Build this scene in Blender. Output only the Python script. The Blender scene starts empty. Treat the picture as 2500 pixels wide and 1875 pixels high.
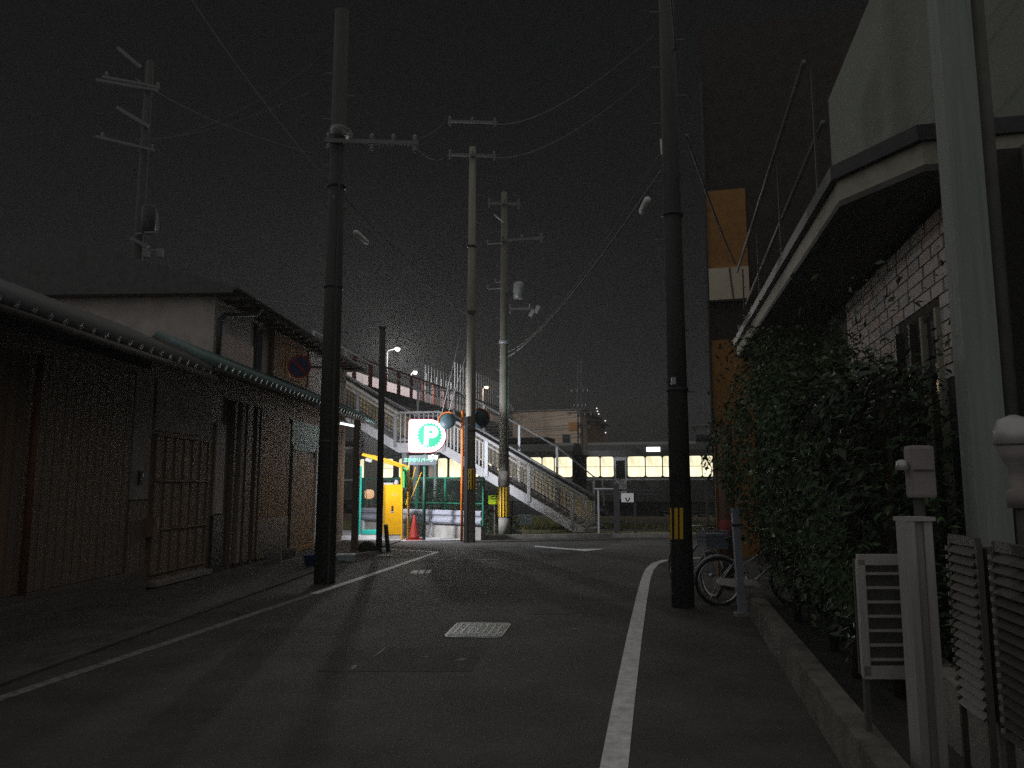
import bpy, bmesh, math, random
from mathutils import Vector, Matrix, Euler
random.seed(7)
S = bpy.context.scene
COL = S.collection
R = math.radians
# ------------------------------------------------------------------ camera
F, CX, CY, HZ = 1900.0, 1250.0, 937.5, 1188.0      # focal length / centre / horizon row, in pixels of the 2500 px photograph
CAMZ = 1.65
PITCH = math.atan((HZ - CY) / F)
cd = bpy.data.cameras.new('camera'); cam = bpy.data.objects.new('camera', cd); COL.objects.link(cam)
cd.sensor_width = 36.0; cd.lens = 36.0 * F / 2500.0; cd.clip_start = 0.05; cd.clip_end = 2000
cam.location = (0, 0, CAMZ); cam.rotation_euler = (math.pi / 2 + PITCH, 0, 0)
S.camera = cam
# ------------------------------------------------------------------ night sky
W = bpy.data.worlds.new('World'); S.world = W; W.use_nodes = True
nt = W.node_tree; bg = nt.nodes['Background']
sky = nt.nodes.new('ShaderNodeTexSky'); sky.sky_type = 'NISHITA'; sky.sun_disc = False
sky.sun_elevation = R(-9); sky.sun_rotation = R(215)
glow = nt.nodes.new('ShaderNodeMixRGB'); glow.blend_type = 'ADD'; glow.inputs[0].default_value = 1.0
glow.inputs[2].default_value = (0.0052, 0.0054, 0.0057, 1)          # even city glow on the low cloud
sc_ = nt.nodes.new('ShaderNodeMixRGB'); sc_.blend_type = 'MULTIPLY'; sc_.inputs[0].default_value = 1.0
sc_.inputs[2].default_value = (0.05, 0.05, 0.05, 1)
nt.links.new(sky.outputs[0], sc_.inputs[1]); nt.links.new(sc_.outputs[0], glow.inputs[1])
nt.links.new(glow.outputs[0], bg.inputs['Color']); bg.inputs['Strength'].default_value = 1.0
# ------------------------------------------------------------------ one very dim wide "sun": light of the cloudy night sky behind the camera
sd = bpy.data.lights.new('sky_glow_sun', 'SUN'); sd.energy = 0.68; sd.angle = R(168); sd.color = (1.0, 0.97, 0.93)
so = bpy.data.objects.new('sky_glow_sun', sd); COL.objects.link(so)
so.rotation_euler = Vector((0.30, 0.15, -0.88)).to_track_quat('-Z', 'Y').to_euler()
S.view_settings.view_transform = 'Standard'; S.view_settings.look = 'None'
S.view_settings.exposure = 0.0; S.view_settings.gamma = 1.0
S.view_settings.use_curve_mapping = False
S.cycles.use_denoising = False
S.cycles.max_bounces = 6; S.cycles.transparent_max_bounces = 12
S.cycles.sample_clamp_indirect = 1.0; S.cycles.sample_clamp_direct = 3.0

# ------------------------------------------------------------------ pixel -> place
def ray(px, py):
    a = (px - CX) / F; b = -(py - CY) / F
    return Vector((a, math.cos(PITCH) - b * math.sin(PITCH), math.sin(PITCH) + b * math.cos(PITCH)))
def G(px, py, z=0.0):
    d = ray(px, py); t = (z - CAMZ) / d.z
    return Vector((d.x * t, d.y * t, z))
def A(px, py, Y):
    d = ray(px, py); t = Y / d.y
    return Vector((d.x * t, Y, CAMZ + d.z * t))
def HIT(px, py, p, n):
    d = ray(px, py); o = Vector((0, 0, CAMZ)); t = (Vector(p) - o).dot(n) / d.dot(n)
    return o + d * t

# ------------------------------------------------------------------ materials
MATS = {}
def mat(name, col, rough=0.7, var=0.25, scale=6.0, metal=0.0, bump=0.0, bscale=40.0, spec=0.3, streak=False):
    if name in MATS: return MATS[name]
    m = bpy.data.materials.new(name); m.use_nodes = True; t = m.node_tree; b = t.nodes['Principled BSDF']
    b.inputs['Roughness'].default_value = rough; b.inputs['Metallic'].default_value = metal
    b.inputs['Specular IOR Level'].default_value = spec
    c = Vector(col)
    if var > 0:
        tc = t.nodes.new('ShaderNodeTexCoord'); mp = t.nodes.new('ShaderNodeMapping')
        if streak: mp.inputs['Scale'].default_value = (1, 1, 0.08)
        n = t.nodes.new('ShaderNodeTexNoise'); n.inputs['Scale'].default_value = scale; n.inputs['Detail'].default_value = 8
        n.inputs['Roughness'].default_value = 0.65
        r = t.nodes.new('ShaderNodeValToRGB'); r.color_ramp.elements[0].position = 0.3; r.color_ramp.elements[1].position = 0.72
        r.color_ramp.elements[0].color = (*(c * (1 - var)), 1); r.color_ramp.elements[1].color = (*(c * (1 + var)), 1)
        t.links.new(tc.outputs['Object'], mp.inputs['Vector']); t.links.new(mp.outputs['Vector'], n.inputs['Vector'])
        t.links.new(n.outputs['Fac'], r.inputs['Fac']); t.links.new(r.outputs['Color'], b.inputs['Base Color'])
        if bump > 0:
            n2 = t.nodes.new('ShaderNodeTexNoise'); n2.inputs['Scale'].default_value = bscale; n2.inputs['Detail'].default_value = 6
            bp = t.nodes.new('ShaderNodeBump'); bp.inputs['Strength'].default_value = bump; bp.inputs['Distance'].default_value = 0.02
            t.links.new(tc.outputs['Object'], n2.inputs['Vector']); t.links.new(n2.outputs['Fac'], bp.inputs['Height'])
            t.links.new(bp.outputs['Normal'], b.inputs['Normal'])
    else:
        b.inputs['Base Color'].default_value = (*c, 1)
    MATS[name] = m; return m
def emit(name, col, st, base=(0.6, 0.6, 0.6)):
    if name in MATS: return MATS[name]
    m = bpy.data.materials.new(name); m.use_nodes = True; b = m.node_tree.nodes['Principled BSDF']
    b.inputs['Base Color'].default_value = (*base, 1); b.inputs['Roughness'].default_value = 0.4
    b.inputs['Emission Color'].default_value = (*col, 1); b.inputs['Emission Strength'].default_value = st
    MATS[name] = m; return m
def translucent(name, col, f=0.5):
    m = bpy.data.materials.new(name); m.use_nodes = True; t = m.node_tree; b = t.nodes['Principled BSDF']
    b.inputs['Base Color'].default_value = (*col, 1); b.inputs['Roughness'].default_value = 0.5
    tr = t.nodes.new('ShaderNodeBsdfTranslucent'); tr.inputs['Color'].default_value = (*col, 1)
    mx = t.nodes.new('ShaderNodeMixShader'); mx.inputs[0].default_value = f
    t.links.new(b.outputs[0], mx.inputs[1]); t.links.new(tr.outputs[0], mx.inputs[2])
    t.links.new(mx.outputs[0], t.nodes['Material Output'].inputs['Surface'])
    MATS[name] = m; return m

M_asphalt = mat('asphalt', (0.062, 0.060, 0.058), 0.8, 0.45, 0.9, bump=0.5, bscale=160)
M_paint = mat('road_paint_white', (0.66, 0.66, 0.66), 0.7, 0.35, 9, bump=0.3, bscale=120)
M_paintold = mat('road_paint_worn', (0.19, 0.18, 0.17), 0.8, 0.6, 12, bump=0.3, bscale=120)
M_conc = mat('concrete', (0.30, 0.29, 0.27), 0.85, 0.3, 4, bump=0.4, bscale=60)
M_lot = mat('lot_concrete', (0.36, 0.36, 0.37), 0.85, 0.25, 2, bump=0.3, bscale=80)
M_kerb = mat('kerb_concrete', (0.26, 0.25, 0.23), 0.9, 0.35, 5, bump=0.5, bscale=50)
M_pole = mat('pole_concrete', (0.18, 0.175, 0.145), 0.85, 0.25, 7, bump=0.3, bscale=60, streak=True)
M_polelit = mat('pole_concrete_lit', (0.27, 0.255, 0.21), 0.85, 0.25, 7, bump=0.3, bscale=60, streak=True)  # lighter copy of the pole concrete; lamplight put into its colour
M_darkpole = mat('pole_dark', (0.058, 0.058, 0.058), 0.7, 0.3, 5, streak=True)  # unlit look of the poles put into the colour; also dark posts, covers
M_black = mat('black_rubber', (0.02, 0.02, 0.02), 0.6, 0.2, 8)
M_yellow = mat('yellow_paint', (0.50, 0.26, 0.004), 0.45, 0.12, 5)
M_yellowdim = mat('yellow_reflective', (0.80, 0.50, 0.03), 0.5, 0.15, 10)
M_orange = mat('orange_paint', (0.55, 0.14, 0.015), 0.5, 0.2, 8)
M_cone = mat('cone_red_plastic', (0.24, 0.022, 0.014), 0.5, 0.2, 6)
M_steelw = mat('white_steel', (0.74, 0.74, 0.77), 0.45, 0.15, 4)
M_steelg = mat('grey_galvanised', (0.42, 0.44, 0.46), 0.45, 0.2, 5, metal=0.3)
M_steeld = mat('dark_steel', (0.05, 0.05, 0.055), 0.5, 0.25, 5, metal=0.2)
M_guard = mat('guard_grey', (0.14, 0.15, 0.155), 0.5, 0.2, 5)
M_red = mat('brown_red_rail', (0.10, 0.035, 0.03), 0.5, 0.2, 5)
M_tread = mat('stair_tread', (0.30, 0.28, 0.26), 0.8, 0.35, 6, bump=0.3)
M_cream = translucent('cream_panel', (0.62, 0.56, 0.42), 0.45)
M_pinkpanel = mat('pale_panel', (0.58, 0.50, 0.50), 0.6, 0.08, 3)
M_green = mat('green_fence_paint', (0.02, 0.15, 0.09), 0.5, 0.25, 6)
M_dgreen = mat('dark_green_paint', (0.012, 0.05, 0.035), 0.45, 0.2, 6)
M_teal = mat('teal_paint', (0.02, 0.42, 0.33), 0.5, 0.15, 4)
M_wood = mat('dark_wood', (0.16, 0.125, 0.10), 0.7, 0.45, 9, bump=0.3, streak=True)
M_wood2 = mat('brown_wood', (0.20, 0.13, 0.085), 0.7, 0.45, 9, bump=0.3, streak=True)
M_wood3 = mat('amber_wood', (0.24, 0.13, 0.045), 0.7, 0.4, 9, bump=0.3, streak=True)
M_plaster = mat('plaster', (0.42, 0.39, 0.37), 0.9, 0.2, 3, bump=0.2, bscale=70)
M_plasterd = mat('plaster_grey', (0.26, 0.24, 0.235), 0.9, 0.25, 3, bump=0.2, bscale=70)
M_tile = mat('roof_tile_teal', (0.09, 0.15, 0.145), 0.45, 0.35, 6)
M_rooftile = mat('roof_tile_dark', (0.075, 0.075, 0.078), 0.5, 0.3, 6)
M_bill = mat('billboard_brown', (0.17, 0.085, 0.03), 0.7, 0.45, 3)
M_brick = mat('siding_brick', (0.676, 0.624, 0.598), 0.75, 0.22, 14, bump=0.5, bscale=50)
M_brick2 = mat('siding_brick_rosy', (0.72, 0.598, 0.559), 0.75, 0.22, 14, bump=0.5, bscale=50)
M_brick3 = mat('siding_brick_grey', (0.559, 0.546, 0.533), 0.75, 0.22, 14, bump=0.5, bscale=50)
M_mortar = mat('joint_dark', (0.05, 0.048, 0.045), 0.9, 0.2, 8)
M_stucco = mat('stucco_greygreen', (0.17, 0.19, 0.165), 0.9, 0.08, 2, bump=0.4, bscale=60)
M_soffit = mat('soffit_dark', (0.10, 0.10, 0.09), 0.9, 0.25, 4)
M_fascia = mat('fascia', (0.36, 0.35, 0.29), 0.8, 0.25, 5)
M_alu = mat('aluminium', (0.48, 0.47, 0.46), 0.45, 0.15, 5, metal=0.35)
M_alud = mat('aluminium_dark', (0.09, 0.085, 0.08), 0.5, 0.2, 5, metal=0.3)
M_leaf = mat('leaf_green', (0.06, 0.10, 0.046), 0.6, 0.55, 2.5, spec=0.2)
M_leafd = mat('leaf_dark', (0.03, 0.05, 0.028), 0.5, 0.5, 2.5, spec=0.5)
M_grass = mat('grass_olive', (0.11, 0.115, 0.035), 0.8, 0.45, 3)
M_bark = mat('bark', (0.07, 0.05, 0.035), 0.9, 0.3, 12)
M_train = mat('train_silver', (0.07, 0.073, 0.07), 0.4, 0.2, 3, metal=0.1)
M_traind = mat('train_roof_dark', (0.03, 0.03, 0.03), 0.7, 0.25, 3)
M_glassd = mat('dark_glass', (0.02, 0.022, 0.025), 0.12, 0.0)
M_ballast = mat('ballast', (0.14, 0.12, 0.09), 0.9, 0.45, 9, bump=0.8, bscale=25)
M_orangewall = mat('ochre_tile_wall', (0.30, 0.15, 0.045), 0.8, 0.25, 5, bump=0.3)
M_beige = mat('beige_siding', (0.42, 0.34, 0.27), 0.8, 0.2, 3)
M_far = mat('far_wall_dark', (0.07, 0.07, 0.072), 0.9, 0.2, 2)
M_manhole = mat('cast_iron_cover', (0.20, 0.24, 0.225), 0.5, 0.3, 20, metal=0.2, bump=0.8, bscale=55)
M_bluepost = mat('bluegrey_paint', (0.26, 0.30, 0.36), 0.5, 0.15, 5)
M_signblue = mat('sign_blue', (0.012, 0.018, 0.06), 0.5, 0.15, 5)
M_signred = mat('sign_red', (0.16, 0.012, 0.012), 0.5, 0.15, 5)
M_wire = mat('cable_black', (0.08, 0.085, 0.09), 0.8, 0.1, 4)
M_white = mat('white_enamel', (0.75, 0.75, 0.75), 0.45, 0.1, 6)
M_insul = mat('insulator_porcelain', (0.24, 0.24, 0.24), 0.4, 0.2, 8)
M_arm = mat('crossarm_grey', (0.17, 0.175, 0.18), 0.6, 0.25, 6)
M_lime = mat('lime_sign', (0.42, 0.60, 0.01), 0.6, 0.12, 8)
M_paleblue = mat('pale_blue_board', (0.36, 0.46, 0.50), 0.7, 0.2, 5)
M_chrome = mat('chrome', (0.7, 0.7, 0.72), 0.2, 0.0, metal=1.0)
M_convex = mat('convex_back', (0.035, 0.06, 0.07), 0.35, 0.25, 6)
M_bag = mat('dark_shrub_soil', (0.03, 0.03, 0.024), 0.9, 0.5, 7, bump=0.8, bscale=20)
E_white = emit('sign_face_lit', (1.0, 0.965, 0.97), 14.0)
E_back = emit('sign_back_lit', (1.0, 0.965, 0.97), 15.0)
E_green = emit('sign_green_lit', (0.045, 0.68, 0.38), 1.0, (0.005, 0.05, 0.03))
E_greentext = emit('text_green_lit', (0.03, 0.75, 0.45), 1.7)
E_pinkwhite = emit('text_white_lit', (1.0, 0.93, 0.95), 5.0)
E_lampw = emit('lamp_white', (1.0, 0.98, 0.97), 60.0)
E_lampo = emit('lamp_warm', (1.0, 0.62, 0.35), 14.0)
E_lampy = emit('lamp_cream', (1.0, 0.84, 0.66), 10.0)
E_panel = emit('fee_board_glow', (1.0, 0.95, 1.0), 1.2)
E_dot = emit('far_light', (1.0, 0.86, 0.78), 1.6)

def window_glow(name, c1, c2, st, sc=1.6):
    m = bpy.data.materials.new(name); m.use_nodes = True; t = m.node_tree; b = t.nodes['Principled BSDF']
    tc = t.nodes.new('ShaderNodeTexCoord'); mp = t.nodes.new('ShaderNodeMapping'); mp.inputs['Scale'].default_value = (2.2, 1, 0.7)
    n = t.nodes.new('ShaderNodeTexNoise'); n.inputs['Scale'].default_value = sc; n.inputs['Detail'].default_value = 3
    r = t.nodes.new('ShaderNodeValToRGB'); r.color_ramp.elements[0].position = 0.36; r.color_ramp.elements[1].position = 0.6
    r.color_ramp.elements[0].color = (*c1, 1); r.color_ramp.elements[1].color = (*c2, 1)
    t.links.new(tc.outputs['Object'], mp.inputs['Vector']); t.links.new(mp.outputs['Vector'], n.inputs['Vector'])
    t.links.new(n.outputs['Fac'], r.inputs['Fac']); t.links.new(r.outputs['Color'], b.inputs['Emission Color'])
    b.inputs['Emission Strength'].default_value = st; b.inputs['Base Color'].default_value = (0.1, 0.1, 0.1, 1)
    b.inputs['Roughness'].default_value = 0.1
    MATS[name] = m; return m
E_win = window_glow('train_window_lit', (0.60, 0.54, 0.34), (1.0, 0.90, 0.62), 1.5)
E_windim = window_glow('train_window_dim', (0.10, 0.10, 0.08), (0.34, 0.30, 0.24), 0.7)

# ------------------------------------------------------------------ mesh helpers
class MB:
    def __init__(s): s.v = []; s.f = []
    def add(s, vs, fs):
        o = len(s.v); s.v += [tuple(v) for v in vs]; s.f += [tuple(o + i for i in f) for f in fs]; return s
    def box(s, x0, x1, y0, y1, z0, z1):
        return s.add([(x0,y0,z0),(x1,y0,z0),(x1,y1,z0),(x0,y1,z0),(x0,y0,z1),(x1,y0,z1),(x1,y1,z1),(x0,y1,z1)],
                     [(0,3,2,1),(4,5,6,7),(0,1,5,4),(1,2,6,5),(2,3,7,6),(3,0,4,7)])
    def tube(s, pts, r, n=8, cap=True):
        pts = [Vector(p) for p in pts]; rs = r if isinstance(r, (list, tuple)) else [r] * len(pts)
        rings = []; up = None
        for i, p in enumerate(pts):
            d = (pts[min(i + 1, len(pts) - 1)] - pts[max(i - 1, 0)]).normalized()
            if up is None:
                up = Vector((0, 0, 1)) if abs(d.z) < 0.9 else Vector((1, 0, 0))
            a = d.cross(up)
            if a.length < 1e-4: a = d.cross(Vector((0, 1, 0)))
            a.normalize(); b = a.cross(d).normalized(); up = b
            rings.append([p + (a * math.cos(2*math.pi*k/n) + b * math.sin(2*math.pi*k/n)) * rs[i] for k in range(n)])
        o = len(s.v)
        for ring in rings: s.v += [tuple(q) for q in ring]
        for i in range(len(rings) - 1):
            for k in range(n):
                k2 = (k + 1) % n
                s.f.append((o+i*n+k, o+i*n+k2, o+(i+1)*n+k2, o+(i+1)*n+k))
        if cap:
            s.f.append(tuple(o + k for k in reversed(range(n)))); s.f.append(tuple(o + (len(rings)-1)*n + k for k in range(n)))
        return s
    def lathe(s, prof, n=16, c=(0, 0, 0)):
        o = len(s.v)
        for (r, z) in prof:
            s.v += [(c[0] + r*math.cos(2*math.pi*k/n), c[1] + r*math.sin(2*math.pi*k/n), c[2] + z) for k in range(n)]
        for i in range(len(prof) - 1):
            for k in range(n):
                k2 = (k + 1) % n
                s.f.append((o+i*n+k, o+i*n+k2, o+(i+1)*n+k2, o+(i+1)*n+k))
        s.f.append(tuple(o + k for k in reversed(range(n)))); s.f.append(tuple(o + (len(prof)-1)*n + k for k in range(n)))
        return s
    def prism(s, poly, axis, a, b):
        """poly: 2-D points; axis y: (x,z) extruded in y; axis x: (y,z); axis z: (x,y)"""
        def P(p, t): return {'y': (p[0], t, p[1]), 'x': (t, p[0], p[1]), 'z': (p[0], p[1], t)}[axis]
        n = len(poly); o = len(s.v)
        s.v += [P(p, a) for p in poly] + [P(p, b) for p in poly]
        s.f.append(tuple(o + i for i in range(n))); s.f.append(tuple(o + n + i for i in reversed(range(n))))
        for i in range(n):
            j = (i + 1) % n; s.f.append((o+i, o+n+i, o+n+j, o+j))
        return s
    def build(s, name, m, parent=None, smooth=False, bevel=0.0):
        me = bpy.data.meshes.new(name); me.from_pydata(s.v, [], s.f)
        bm = bmesh.new(); bm.from_mesh(me); bmesh.ops.recalc_face_normals(bm, faces=bm.faces[:])
        if bevel > 0:
            bmesh.ops.bevel(bm, geom=bm.edges[:] , offset=bevel, segments=2, affect='EDGES', profile=0.6)
        bm.to_mesh(me); bm.free()
        me.materials.append(m)
        if smooth:
            for p in me.polygons: p.use_smooth = True
        o = bpy.data.objects.new(name, me); COL.objects.link(o)
        if parent is not None: o.parent = parent
        return o
def tag(o, label=None, cat=None, group=None, kind=None):
    if label: o['label'] = label
    if cat: o['category'] = cat
    if group: o['group'] = group
    if kind: o['kind'] = kind
    return o
def root(name, loc, rz=0.0, label=None, cat=None, group=None, kind=None):
    o = bpy.data.objects.new(name, None); COL.objects.link(o); o.location = loc; o.rotation_euler = (0, 0, rz)
    o.empty_display_size = 0.2
    return tag(o, label, cat, group, kind)
CUBES = {}
def piece(parent, name, p0, p1, w, d, m, up=(0, 0, 1)):
    """a bar from p0 to p1 (parent space), w x d in section; all pieces of one material share one mesh"""
    if m.name not in CUBES:
        b = MB().box(-.5, .5, -.5, .5, -.5, .5); me = bpy.data.meshes.new('bar_' + m.name); me.from_pydata(b.v, [], b.f); me.materials.append(m)
        CUBES[m.name] = me
    p0, p1 = Vector(p0), Vector(p1); z = (p1 - p0); L = z.length; z = z.normalized()
    u = Vector(up)
    if abs(z.dot(u)) > 0.99: u = Vector((0, 1, 0))
    x = u.cross(z).normalized(); y = z.cross(x).normalized()
    mtx = Matrix((x, y, z)).transposed().to_4x4()
    o = bpy.data.objects.new(name, CUBES[m.name]); COL.objects.link(o)
    if parent is not None: o.parent = parent
    o.rotation_mode = 'QUATERNION'
    o.location = (p0 + p1) / 2; o.rotation_quaternion = mtx.to_quaternion(); o.scale = (w, d, L)
    return o
def bx(parent, name, c, size, m):
    c = Vector(c); h = Vector((0, 0, size[2] / 2))
    return piece(parent, name, c - h, c + h, size[0], size[1], m, up=(0, 1, 0))
def lamp(name, loc, power, col, r=0.1, parent=None):
    l = bpy.data.lights.new(name, 'POINT'); l.energy = power; l.color = col; l.shadow_soft_size = r
    o = bpy.data.objects.new(name, l); COL.objects.link(o); o.location = loc
    if parent: o.parent = parent
    return o
def text_mesh(name, body, size, m, parent, loc, rot, ext=0.004, bold=0.0):
    c = bpy.data.curves.new(name, 'FONT'); c.body = body; c.size = size; c.extrude = ext; c.offset = bold
    c.align_x = 'CENTER'; c.align_y = 'CENTER'
    t = bpy.data.objects.new('tmp', c); COL.objects.link(t)
    dg = bpy.context.evaluated_depsgraph_get(); me = bpy.data.meshes.new_from_object(t.evaluated_get(dg))
    bpy.data.objects.remove(t); me.name = name; me.materials.clear(); me.materials.append(m)
    o = bpy.data.objects.new(name, me); COL.objects.link(o); o.parent = parent; o.location = loc; o.rotation_euler = rot
    return o
def shape2d(name, loops, m, parent, loc, rot, ext, mi=None):
    c = bpy.data.curves.new(name, 'CURVE'); c.dimensions = '2D'; c.fill_mode = 'BOTH'; c.extrude = ext
    for lp in loops:
        sp = c.splines.new('POLY'); sp.points.add(len(lp) - 1); sp.use_cyclic_u = True
        for p, q in zip(sp.points, lp): p.co = (q[0], q[1], 0, 1)
    t = bpy.data.objects.new('tmp', c); COL.objects.link(t)
    dg = bpy.context.evaluated_depsgraph_get(); me = bpy.data.meshes.new_from_object(t.evaluated_get(dg))
    bpy.data.objects.remove(t); me.name = name; me.materials.clear(); me.materials.append(m)
    o = bpy.data.objects.new(name, me); COL.objects.link(o); o.parent = parent; o.location = loc; o.rotation_euler = rot
    return o
def leaf_cloud(name, m, parent, n, sampler, size, seed=1):
    rg = random.Random(seed); vs = []; fs = []
    for i in range(n):
        p, nrm = sampler(rg)
        nrm = (nrm + Vector((rg.uniform(-1,1), rg.uniform(-1,1), rg.uniform(-1,1))) * 0.8).normalized()
        t = nrm.cross(Vector((rg.uniform(-1,1), rg.uniform(-1,1), rg.uniform(-1,1)))).normalized(); b = nrm.cross(t)
        L = size * (rg.uniform(0.45, 1.2) + (.5 if rg.random() < .12 else 0)); w = L * 0.42; k = len(vs)
        vs += [tuple(p - t*L*.5), tuple(p + b*w*.5 + nrm*L*.08), tuple(p + t*L*.5), tuple(p - b*w*.5 + nrm*L*.08)]
        fs += [(k, k+1, k+2), (k, k+2, k+3)]
    me = bpy.data.meshes.new(name); me.from_pydata(vs, [], fs); me.materials.append(m)
    o = bpy.data.objects.new(name, me); COL.objects.link(o); o.parent = parent; return o

# ================================================================== THE SETTING
def sheet(name, pts, z, m, parent=None, kind='structure'):
    b = MB(); b.v = [(p[0], p[1], z) for p in pts]; b.f = [tuple(range(len(pts)))]
    o = b.build(name, m, parent)
    if parent is None: o['kind'] = kind
    return o
sheet('ground', [(-300, -60), (300, -60), (300, 500), (-300, 500)], -0.02, M_far)
road = sheet('road', [(-40, -20), (40, -20), (40, 24), (24, 25.3), (3.2, 26.2), (-1.6, 24.6), (-40, 25.2)], 0.0, M_asphalt)

def stripe(name, pts, w, m, z=0.004, closed=False):
    """painted stripe along a polyline on the road"""
    P = [Vector((p[0], p[1], 0)) for p in pts]; l = []; r = []
    for i, p in enumerate(P):
        d0 = (P[i] - P[i-1]).normalized() if i > 0 else (P[1] - P[0]).normalized()
        d1 = (P[i+1] - P[i]).normalized() if i < len(P) - 1 else d0
        n0 = Vector((-d0.y, d0.x, 0)); n1 = Vector((-d1.y, d1.x, 0)); n = (n0 + n1).normalized(); k = 1 / max(0.35, n.dot(n0))
        l.append(p + n * w * .5 * k); r.append(p - n * w * .5 * k)
    b = MB()
    for i in range(len(P) - 1):
        b.add([(*l[i].xy, z), (*r[i].xy, z), (*r[i+1].xy, z), (*l[i+1].xy, z)], [(0, 1, 2, 3)])
    return b.build(name, m, road)
def gl(*pp): return [G(*p) for p in pp]
stripe('edge_line', gl((-160, 1760), (0, 1706), (300, 1606), (560, 1519), (760, 1452)), 0.13, M_paintold)
stripe('edge_line', gl((764, 1450.5), (900, 1405), (1000, 1371), (1060, 1350.5), (1066, 1347.5), (1010, 1344.5), (925, 1340)), 0.14, M_paint)
stripe('edge_line', gl((1480, 2000), (1499, 1875), (1522, 1720), (1548, 1560), (1566, 1462), (1577, 1413), (1586, 1390), (1600, 1376), (1622, 1368.5), (1660, 1364.5), (1760, 1360)), 0.165, M_paint)
sheet('stop_mark', gl((1305, 1335), (1306, 1333.2), (1408, 1340.5), (1476, 1340), (1426, 1346.5), (1404, 1343.5)), 0.005, M_paint, road)
sheet('paint_dash', gl((1163, 1368.5), (1166, 1365.5), (1221, 1364.5), (1219, 1367)), 0.005, M_paintold, road)
for c in ([(1001,1400),(1008,1393),(1023,1393),(1017,1401)], [(1021,1401),(1027,1392.5),(1038,1392),(1033,1400.5)], [(1038,1400.5),(1043,1392),(1055,1391),(1049,1400)]):
    sheet('valve_mark', gl(*c), 0.005, M_paint, road)
for c in ([(850,1637),(862,1625),(872,1624),(868,1634)], [(905,1610),(930,1588),(950,1576),(948,1580),(925,1598)], [(1110,1614),(1125,1608),(1141,1608),(1133,1615)], [(1020,1606),(1045,1602),(1046,1606)],
          [(1395,1538),(1402,1533),(1408,1536),(1403,1540)]):
    sheet('paint_scuff', gl(*c), 0.005, M_paintold, road)
sheet('asphalt_patch', gl((770, 1640), (930, 1583), (1190, 1578), (1150, 1640)), 0.002, mat('asphalt_patch_dark', (.055, .053, .052), .85, .35, 3, bump=.5, bscale=150), road)
sheet('asphalt_patch', gl((1290, 1500), (1330, 1400), (1392, 1398), (1400, 1500)), 0.003, mat('asphalt_patch_pale', (.07, .067, .064), .85, .3, 3, bump=.5, bscale=150), road)
# utility cover set in the asphalt
c4 = gl((1081, 1556), (1117, 1520), (1250, 1522), (1224, 1558))
ctr = sum(c4, Vector()) / 4
def rounded(pts, r=0.12, n=4):
    out = []
    for i, p in enumerate(pts):
        a, b = (pts[i-1] - p).normalized(), (pts[(i+1) % len(pts)] - p).normalized()
        for k in range(n + 1):
            t = k / n; out.append(p + a * r * (1 - t)**2 + b * r * t**2)
    return out
mh = root('manhole_cover', (ctr.x, ctr.y, 0), 0, 'rounded rectangular grey utility cover set in the middle of the road', 'manhole cover')
rp = [p - ctr for p in rounded(c4)]
MB().prism([(p.x, p.y) for p in rp], 'z', 0.001, 0.007).build('frame', M_steelg, mh)
MB().prism([(p.x * .93, p.y * .93) for p in rp], 'z', 0.007, 0.011).build('cover_plate', M_manhole, mh)
for i in range(-3, 4):
    a = (c4[0] - c4[1]) * 0.36; s = (c4[2] - c4[1]) * (i * 0.12)
    piece(mh, 'tread_rib', s - a + Vector((0, 0, .012)), s + a + Vector((0, 0, .012)), .02, .006, M_steelg)

# far kerb and bank in front of the railway
def strip_prism(name, a, b, w, h, m, z=0.0, parent=None):
    a, b = Vector((a[0], a[1], 0)), Vector((b[0], b[1], 0)); d = (b - a); L = d.length
    o = MB().box(0, L, 0, w, z, z + h).build(name, m, parent); o.location = a; o.rotation_euler = (0, 0, math.atan2(d.y, d.x))
    return o
lot = sheet('parking_lot', [G(540, 1334), G(880, 1324), G(1040, 1321), G(1150, 1318), (-1.0, 25.4), (-5.6, 29.9), (-30, 34), (-30, 25.2)], 0.012, M_lot)
bank = sheet('railway_bank', [(-40, 60), (-40, 37), (-6.5, 31.2), (-.9, 25.6), (3.2, 26.4), (24, 25.4), (40, 24.1), (60, 50)], -0.008, M_grass)
TA = R(15)                                             # the railway and the footbridge are turned 15 degrees
U = Vector((math.cos(TA), -math.sin(TA), 0)); V = Vector((math.sin(TA), math.cos(TA), 0))
k = strip_prism('kerb', (-.9, 25.1), (3.3, 26.0), 0.16, 0.12, M_kerb); k['kind'] = 'structure'
k = strip_prism('kerb', (3.3, 26.0), (24, 25.0), 0.16, 0.12, M_kerb); k['kind'] = 'structure'
tb = root('railway_track', (4.87, 38.4, 0), -TA, kind='structure')
MB().prism([(-2.2, -.01), (-1.5, .28), (1.5, .28), (2.2, -.01)], 'x', -40, 45).build('ballast_bed', M_ballast, tb)
for y in (-.53, .53): piece(tb, 'rail', (-40, y, .40), (45, y, .40), .13, .07, M_steeld)
for i in range(-13, 22): bx(tb, 'sleeper', (i * 0.65 + .1, 0, .30), (.22, 2.1, .1), M_conc)

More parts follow.
